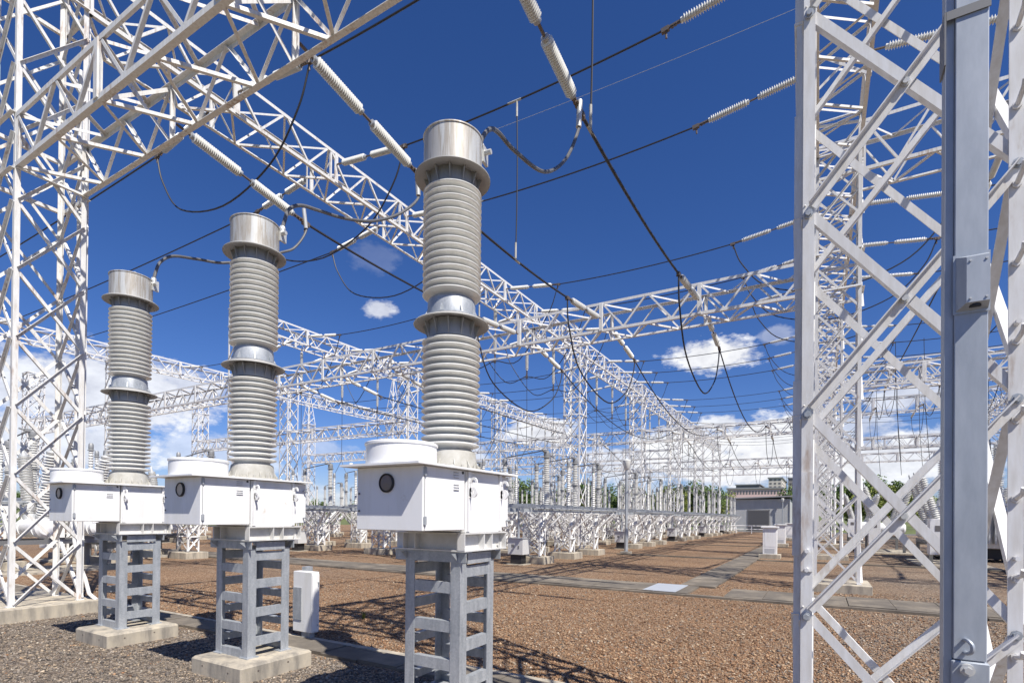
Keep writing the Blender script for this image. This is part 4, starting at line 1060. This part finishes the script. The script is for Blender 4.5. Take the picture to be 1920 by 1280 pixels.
b = MB(); b.box(-1.1, 1.1, -2.5, 1.9, -.1, .05); pad = b.build('concrete_pad', M_CONC); pad['category'] = 'pad'
for k, (p, lab) in enumerate(brk):
    place(BRK, p, lab, 'brk')
    o = pad if k == 0 else pad.copy()
    if k: COL.objects.link(o)
    o.location = p; tag(o, 'concrete pad below the ' + lab.replace('white tank circuit breaker', 'tank breaker'), 'pad', 'breaker pads')
# big transformer unit on the right
t = thing('power_transformer', 'grey power transformer with tall ribbed bushings behind the galvanised post', 'transformer', (5.6, 29.5, 0), 0)
b = MB(); b.box(-1.4, 1.4, -1.0, 1.0, .55, 2.3, ch=.03); b.box(-1.45, 1.45, -1.05, 1.05, 2.3, 2.38); tk = b.build('tank', M_BOX, t)
b = MB()
for q in range(14): b.box(-1.3 + q * .2, -1.24 + q * .2, -1.35, -1.0, .75, 2.1)
b.build('radiator', M_ALU, t)
b = MB(); b.box(-1.2, 1.2, -.8, .8, .12, .55)
for x in (-1, 1):
    for y in (-.7, .7): b.lathe([(.2, -.06), (.2, .06)], 14, o=(x, y, .2), ax='y')
b.build('wheel_base', M_BLACK, t)
for q in range(3):
    b = MB(); b.lathe(shed_profile(24, 2.2, .13, .21, 2.6), 18, o=(-.9 + .9 * q, .1, 0)); bu = b.build('bushing', M_PORC, t)
    b = MB(); b.lathe([(.24, 2.38), (.24, 2.56), (.17, 2.6)], 16, o=(-.9 + .9 * q, .1, 0)); b.build('bushing_turret', M_ALU, bu)
    b = MB(); b.lathe([(.14, 4.8), (.15, 4.9), (.04, 4.95), (.03, 5.1)], 12, o=(-.9 + .9 * q, .1, 0)); b.build('bushing_cap', M_ALU, bu)
b = MB(); b.box(-1.1, -.4, -1.75, -1.36, .6, 1.9, ch=.01); b.build('cabinet', M_BOX, t)
b = MB(); b.lathe([(.001, -1.0), (.3, -.98), (.3, .98), (.001, 1.0)], 18, o=(.2, .9, 2.95), ax='x'); b.box(-.5, -.4, .8, 1, 2.3, 2.7); b.box(.7, .8, .8, 1, 2.3, 2.7); b.build('conservator', M_BOX, t)
# vertical bus wires in the right hand bay
for q in range(14):
    x = 3.0 + (q % 7) * 1.05; y = 30 + (q // 7) * 9.5
    wire('dropper_wire', [(x, y, 9.9), (x + .06, y + .1, 7), (x + .25, y + .2, 4.4)], .012, 'thin vertical dropper through the right tower bracing, %s from left, %s row' % (NTH[q % 7], 'front' if q < 7 else 'rear'), 'dropper', 'right bay droppers')

# ------------------------------------------------------------------ kiosks, lamps, barrier
t = thing('kiosk', 'white kiosk cabinet beside the concrete trench, nearest of three', 'kiosk', (-1.83, 25.35, 0), 0, 'white kiosk cabinets')
b = MB(); b.box(-.27, .27, -.2, .2, .18, 1.30, ch=.01); bd = b.build('body', M_BOX, t)
b = MB(); b.box(-.34, .34, -.27, .27, 1.30, 1.36, ch=.008); b.build('roof', M_BOX, t)
b = MB(); b.box(.271, .279, -.17, .17, .5, 1.26); b.box(-.2, .2, -.206, -.201, .5, 1.26); b.build('door', M_BOX, bd)
b = MB(); b.box(-.19, .19, -.207, -.201, .24, .42); b.build('vent', mat('grey_vent_grille', (.45, .46, .48), .6), bd)
b = MB(); b.box(-.42, .42, -.32, .32, -.05, .18, ch=.01); b.build('footing', M_CONC, t)
K = register(t)
dup(K, (-2.04, 36.4, 0), 'white kiosk cabinet, middle one of three along the trench'); dup(K, (-2.02, 47.6, 0), 'white kiosk cabinet, farthest of three near the shed')
def make_lamp(loc, label, h):
    t = thing('lamp_post', label, 'lamp post', loc, 0, 'lamp posts')
    b = MB(); b.tube([(0, 0, .12), (0, 0, 1.2)], .09, 10); b.tube([(0, 0, 1.2), (0, 0, h - .4)], .066, 10); b.build('pole', M_GALV, t)
    b = MB(); b.lathe([(.07, h - .46), (.13, h - .40), (.19, h - .08), (.20, h - .02), (.15, h + .02), (.02, h + .05)], 14); b.build('lantern', M_PORCW, t)
    b = MB(); b.box(-.22, .22, -.22, .22, -.05, .12, ch=.01); b.build('footing', M_CONC, t)
    return register(t)
L1 = make_lamp((-7.75, 24.0, 0), 'grey lamp post with a white lantern in front of the platforms', 4.35)
dup(L1, (-27.5, 46, 0), 'small distant lamp post left of the platforms, against the trees'); dup(L1, (-4.2, 78.5, 0), 'slim lamp post at the right corner of the grey shed')
t = thing('pipe_barrier', 'low white pipe barrier in front of the grey shed', 'barrier', (-7.6, 66, 0))
b = MB()
for z in (.45, .85): b.tube([(-4, 0, z), (4.2, 0, z)], .05, 8)
b.build('rail', M_BOX, t)
for q in range(6):
    b = MB(); b.tube([(-4 + q * 1.64, 0, 0), (-4 + q * 1.64, 0, .9)], .05, 8); b.build('post', M_BOX, t)

# ------------------------------------------------------------------ shed and far buildings
t = thing('shed', 'grey corrugated shed with a dark roller door and flat roof', 'shed', (-10.6, 79, 0))
b = MB(); b.box(0, 7.2, 0, 8, 0, 4.3); wl = b.build('wall', M_SHED, t)
b = MB(); b.box(2.2, 4.7, -.06, -.003, 0, 2.75)
for q in range(16): b.box(2.22, 4.68, -.075, -.06, .08 + q * .165, .16 + q * .165)
b.build('roller_door', M_ROLL, t)
b = MB(); b.add([(-.4, -.5, 4.32), (7.6, -.5, 4.6), (7.6, 8.4, 4.6), (-.4, 8.4, 4.32), (-.4, -.5, 4.48), (7.6, -.5, 4.76), (7.6, 8.4, 4.76), (-.4, 8.4, 4.48)], [(3, 2, 1, 0), (4, 5, 6, 7), (0, 1, 5, 4), (1, 2, 6, 5), (2, 3, 7, 6), (3, 0, 4, 7)]); b.build('roof', M_ROOF, t)
b = MB(); b.box(2.1, 2.2, -.07, -.003, 0, 2.85); b.box(4.7, 4.8, -.07, -.003, 0, 2.85); b.box(2.1, 4.8, -.07, -.003, 2.75, 2.85); b.build('door_frame', M_DARKGALV, t)
b = MB(); b.tube([(7.25, -.08, .0), (7.25, -.08, 4.3)], .05, 6); b.box(4.95, 6.4, -.01, -.003, .0, 1.0); b.build('downpipe', M_ALU, t)
def block(name, label, px0, px1, ytop, ybase, Y, depth, mt, win=None, winm=None, cat='building', z0=None):
    def at(px, py):
        d = pixdir(px, py); k = Y / d.y; return Vector((0, 0, CAM_H)) + d * k
    a, c = at(px0, ytop), at(px1, ytop); zt = (a.z + c.z) / 2
    t = thing(name, label, cat, (a.x, Y, 0))
    b = MB(); b.box(0, c.x - a.x, 0, depth, 0, zt); b.build('wall', mt, t)
    L = c.x - a.x
    b = MB(); b.box(-.6, L + .6, -.6, depth + .6, zt, zt + .7); b.build('roof', M_ROOF, t)
    if win:
        nx, nz, zlo = win
        for iz in range(nz):
            for ix in range(nx):
                xa = L * (ix + .25) / nx; za = zlo + (zt - zlo) * (iz + .3) / nz
                w = MB(); w.box(xa, xa + L * .5 / nx, -.12, -.01, za, za + (zt - zlo) * .42 / nz); w.build('window', M_WIN, t)
                if nx < 4:
                    pass
        # windows on the sunlit end wall
        for iz in range(nz):
            for iy in range(4):
                ya = depth * (iy + .3) / 4; za = zlo + (zt - zlo) * (iz + .3) / nz
                w = MB(); w.box(L + .01, L + .12, ya, ya + depth * .4 / 4, za, za + (zt - zlo) * .4 / nz); w.build('window', M_WIN, t)
    return t
block('office_building', 'long low pink building with rows of windows behind the shed', 1364, 1468, 916, 950, 330, 30, M_PINK, (18, 2, 10))
block('apartment_building', 'taller grey block with a cream end wall, top right of the pink building', 1441, 1466, 896, 950, 420, 60, M_CREAM, (3, 5, 18))
block('apartment_building', 'flat grey building low behind the pink one', 1380, 1424, 909, 950, 440, 40, M_GREYR, (6, 2, 20))
block('apartment_building', 'dark grey tower block next to the near right tower leg', 1478, 1500, 896, 950, 470, 40, M_GREYR, (2, 5, 20))
t = thing('wire_fence', 'low wire fence along the far edge of the yard', 'fence', (-60, 78.2, 0))
b = MB()
for q in range(34): b.tube([(q * 1.45, 0, 0), (q * 1.45, 0, 1.9)], .04, 5)
b.build('post', M_GALV, t)
b = MB()
for z in (.15, .6, 1.05, 1.5, 1.85): b.tube([(0, 0, z), (48, 0, z)], .018, 4)
b.build('wire', M_GALV, t)

# ------------------------------------------------------------------ trees
def tree_proto(leafmat, h, wd, nl, seed):
    r = random.Random(seed)
    tr = MB(); tr.tube([(0, 0, -.1), (.05, .02, h * .25), (.1, -.05, h * .5), (.05, 0, h * .8)], [.22, .17, .11, .04], 7)
    limbs = []
    for k in range(7):
        a = r.uniform(0, 6.28); z0 = h * r.uniform(.25, .5); e = Vector((math.cos(a) * wd * r.uniform(.25, .42), math.sin(a) * wd * r.uniform(.25, .42), h * r.uniform(.5, .85)))
        tr.tube([(0.05, 0, z0), Vector((.05, 0, z0)).lerp(e, .5) + Vector((0, 0, .25)), e], [.09, .06, .02], 5); limbs.append(e)
    cl = MB()
    cents = [(e, r.uniform(.16, .26) * wd) for e in limbs] + [(Vector((r.uniform(-.3, .3) * wd, r.uniform(-.3, .3) * wd, h * r.uniform(.45, .9))), r.uniform(.14, .25) * wd) for _ in range(9)]
    for _ in range(nl):
        c, rad = r.choice(cents)
        d = Vector((r.gauss(0, 1), r.gauss(0, 1), r.gauss(0, .8))); d = d.normalized() * rad * r.uniform(.4, 1.05)
        p = c + d; s_ = r.uniform(.10, .24)
        u = Vector((r.gauss(0, 1), r.gauss(0, 1), r.gauss(0, 1))).normalized(); v = u.orthogonal().normalized(); v.rotate(Quaternion(u, r.uniform(0, 6)))
        w = u.cross(v)
        cl.add([p - v * s_, p + w * s_ * .5, p + v * s_, p - w * s_ * .5], [(0, 1, 2, 3)])
    return tr, cl
protos = []
for k, (lm, h, wd, nl) in enumerate(((M_LEAF, 6.5, 6.5, 4200), (M_LEAF2, 5.6, 6.0, 3800), (M_LEAF, 7.2, 5.5, 3800), (M_LEAF2, 4.5, 5.5, 3200))):
    tr, cl = tree_proto(lm, h, wd, nl, 30 + k)
    t = thing('tree', '', 'tree', (0, 0, 0)); tr.build('trunk', M_BARK, t); cl.build('crown', lm, t); protos.append(register(t))
tl = []
for k in range(26):
    px = 955 + k * 15.5 + random.uniform(-5, 5); D = random.uniform(88, 112)
    if px > 1330: continue
    tl.append((px, D, random.uniform(.85, 1.2)))
tl += [(1318, 104, 1.2), (1340, 108, 1.15), (1488, 84, .8), (1500, 88, .85), (1512, 82, 1.1), (1545, 90, 1.2), (1575, 86, 1.1), (1605, 90, 1.15), (1640, 82, 1.3), (1665, 85, 1.25), (1690, 80, 1.2), (1730, 92, 1.0), (1770, 90, 1.1), (1860, 90, 1.1), (1900, 88, 1.2)]
tl += [(30 + 70 * k + random.uniform(-20, 20), random.uniform(95, 125), random.uniform(.6, .85)) for k in range(13)]
tl.sort()
kinds = ['dark green spreading tree', 'yellowish green round tree', 'tall dark green tree', 'low yellowish green tree']
for n, (px, D, s_) in enumerate(tl):
    d = pixdir(px, 965); d = Vector((d.x, d.y, 0)); d *= D / d.dot(fw); kk = random.randrange(4)
    where = 'behind the left-hand equipment' if px < 950 else ('behind the row of platforms' if px < 1370 else ('behind the grey shed' if px < 1470 else 'beyond the right tower bracing'))
    lab = '%s %s, %s tree from the left edge' % (kinds[kk], where, str(n + 1) + ('th' if 10 < n + 1 < 14 else {1: 'st', 2: 'nd', 3: 'rd'}.get((n + 1) % 10, 'th')))
    r = place(protos[kk], (d.x, d.y, 0), lab, 'tree%d' % kk, 'trees beyond the yard', rot=random.uniform(0, 6))
    r.scale = (s_, s_, s_)
# low green hill beyond the far edge of the yard
b = MB(); nseg = 40; vs = []
for k in range(nseg + 1):
    a = R(-80) + R(160) * k / nseg; dirv = fw * math.cos(a) + rt * math.sin(a)
    for dd, hh in ((135, 0), (165, 2.4 + 1.2 * math.sin(k * 1.3)), (240, 3.2 + 1.6 * math.sin(k * .7 + 1)), (330, -1)):
        p = dirv * dd; vs.append((p.x, p.y, hh))
fs = [(k * 4 + q, k * 4 + 4 + q, k * 4 + 5 + q, k * 4 + 1 + q) for k in range(nseg) for q in range(3)]
b.add(vs, fs, True); structure(b.build('hill', M_GRASS))

for o in bpy.data.objects:
    if o.parent is None and 'label' in o and not (4 <= len(str(o['label']).split()) <= 16): print('LABEL', o.name, len(str(o['label']).split()), o['label'])
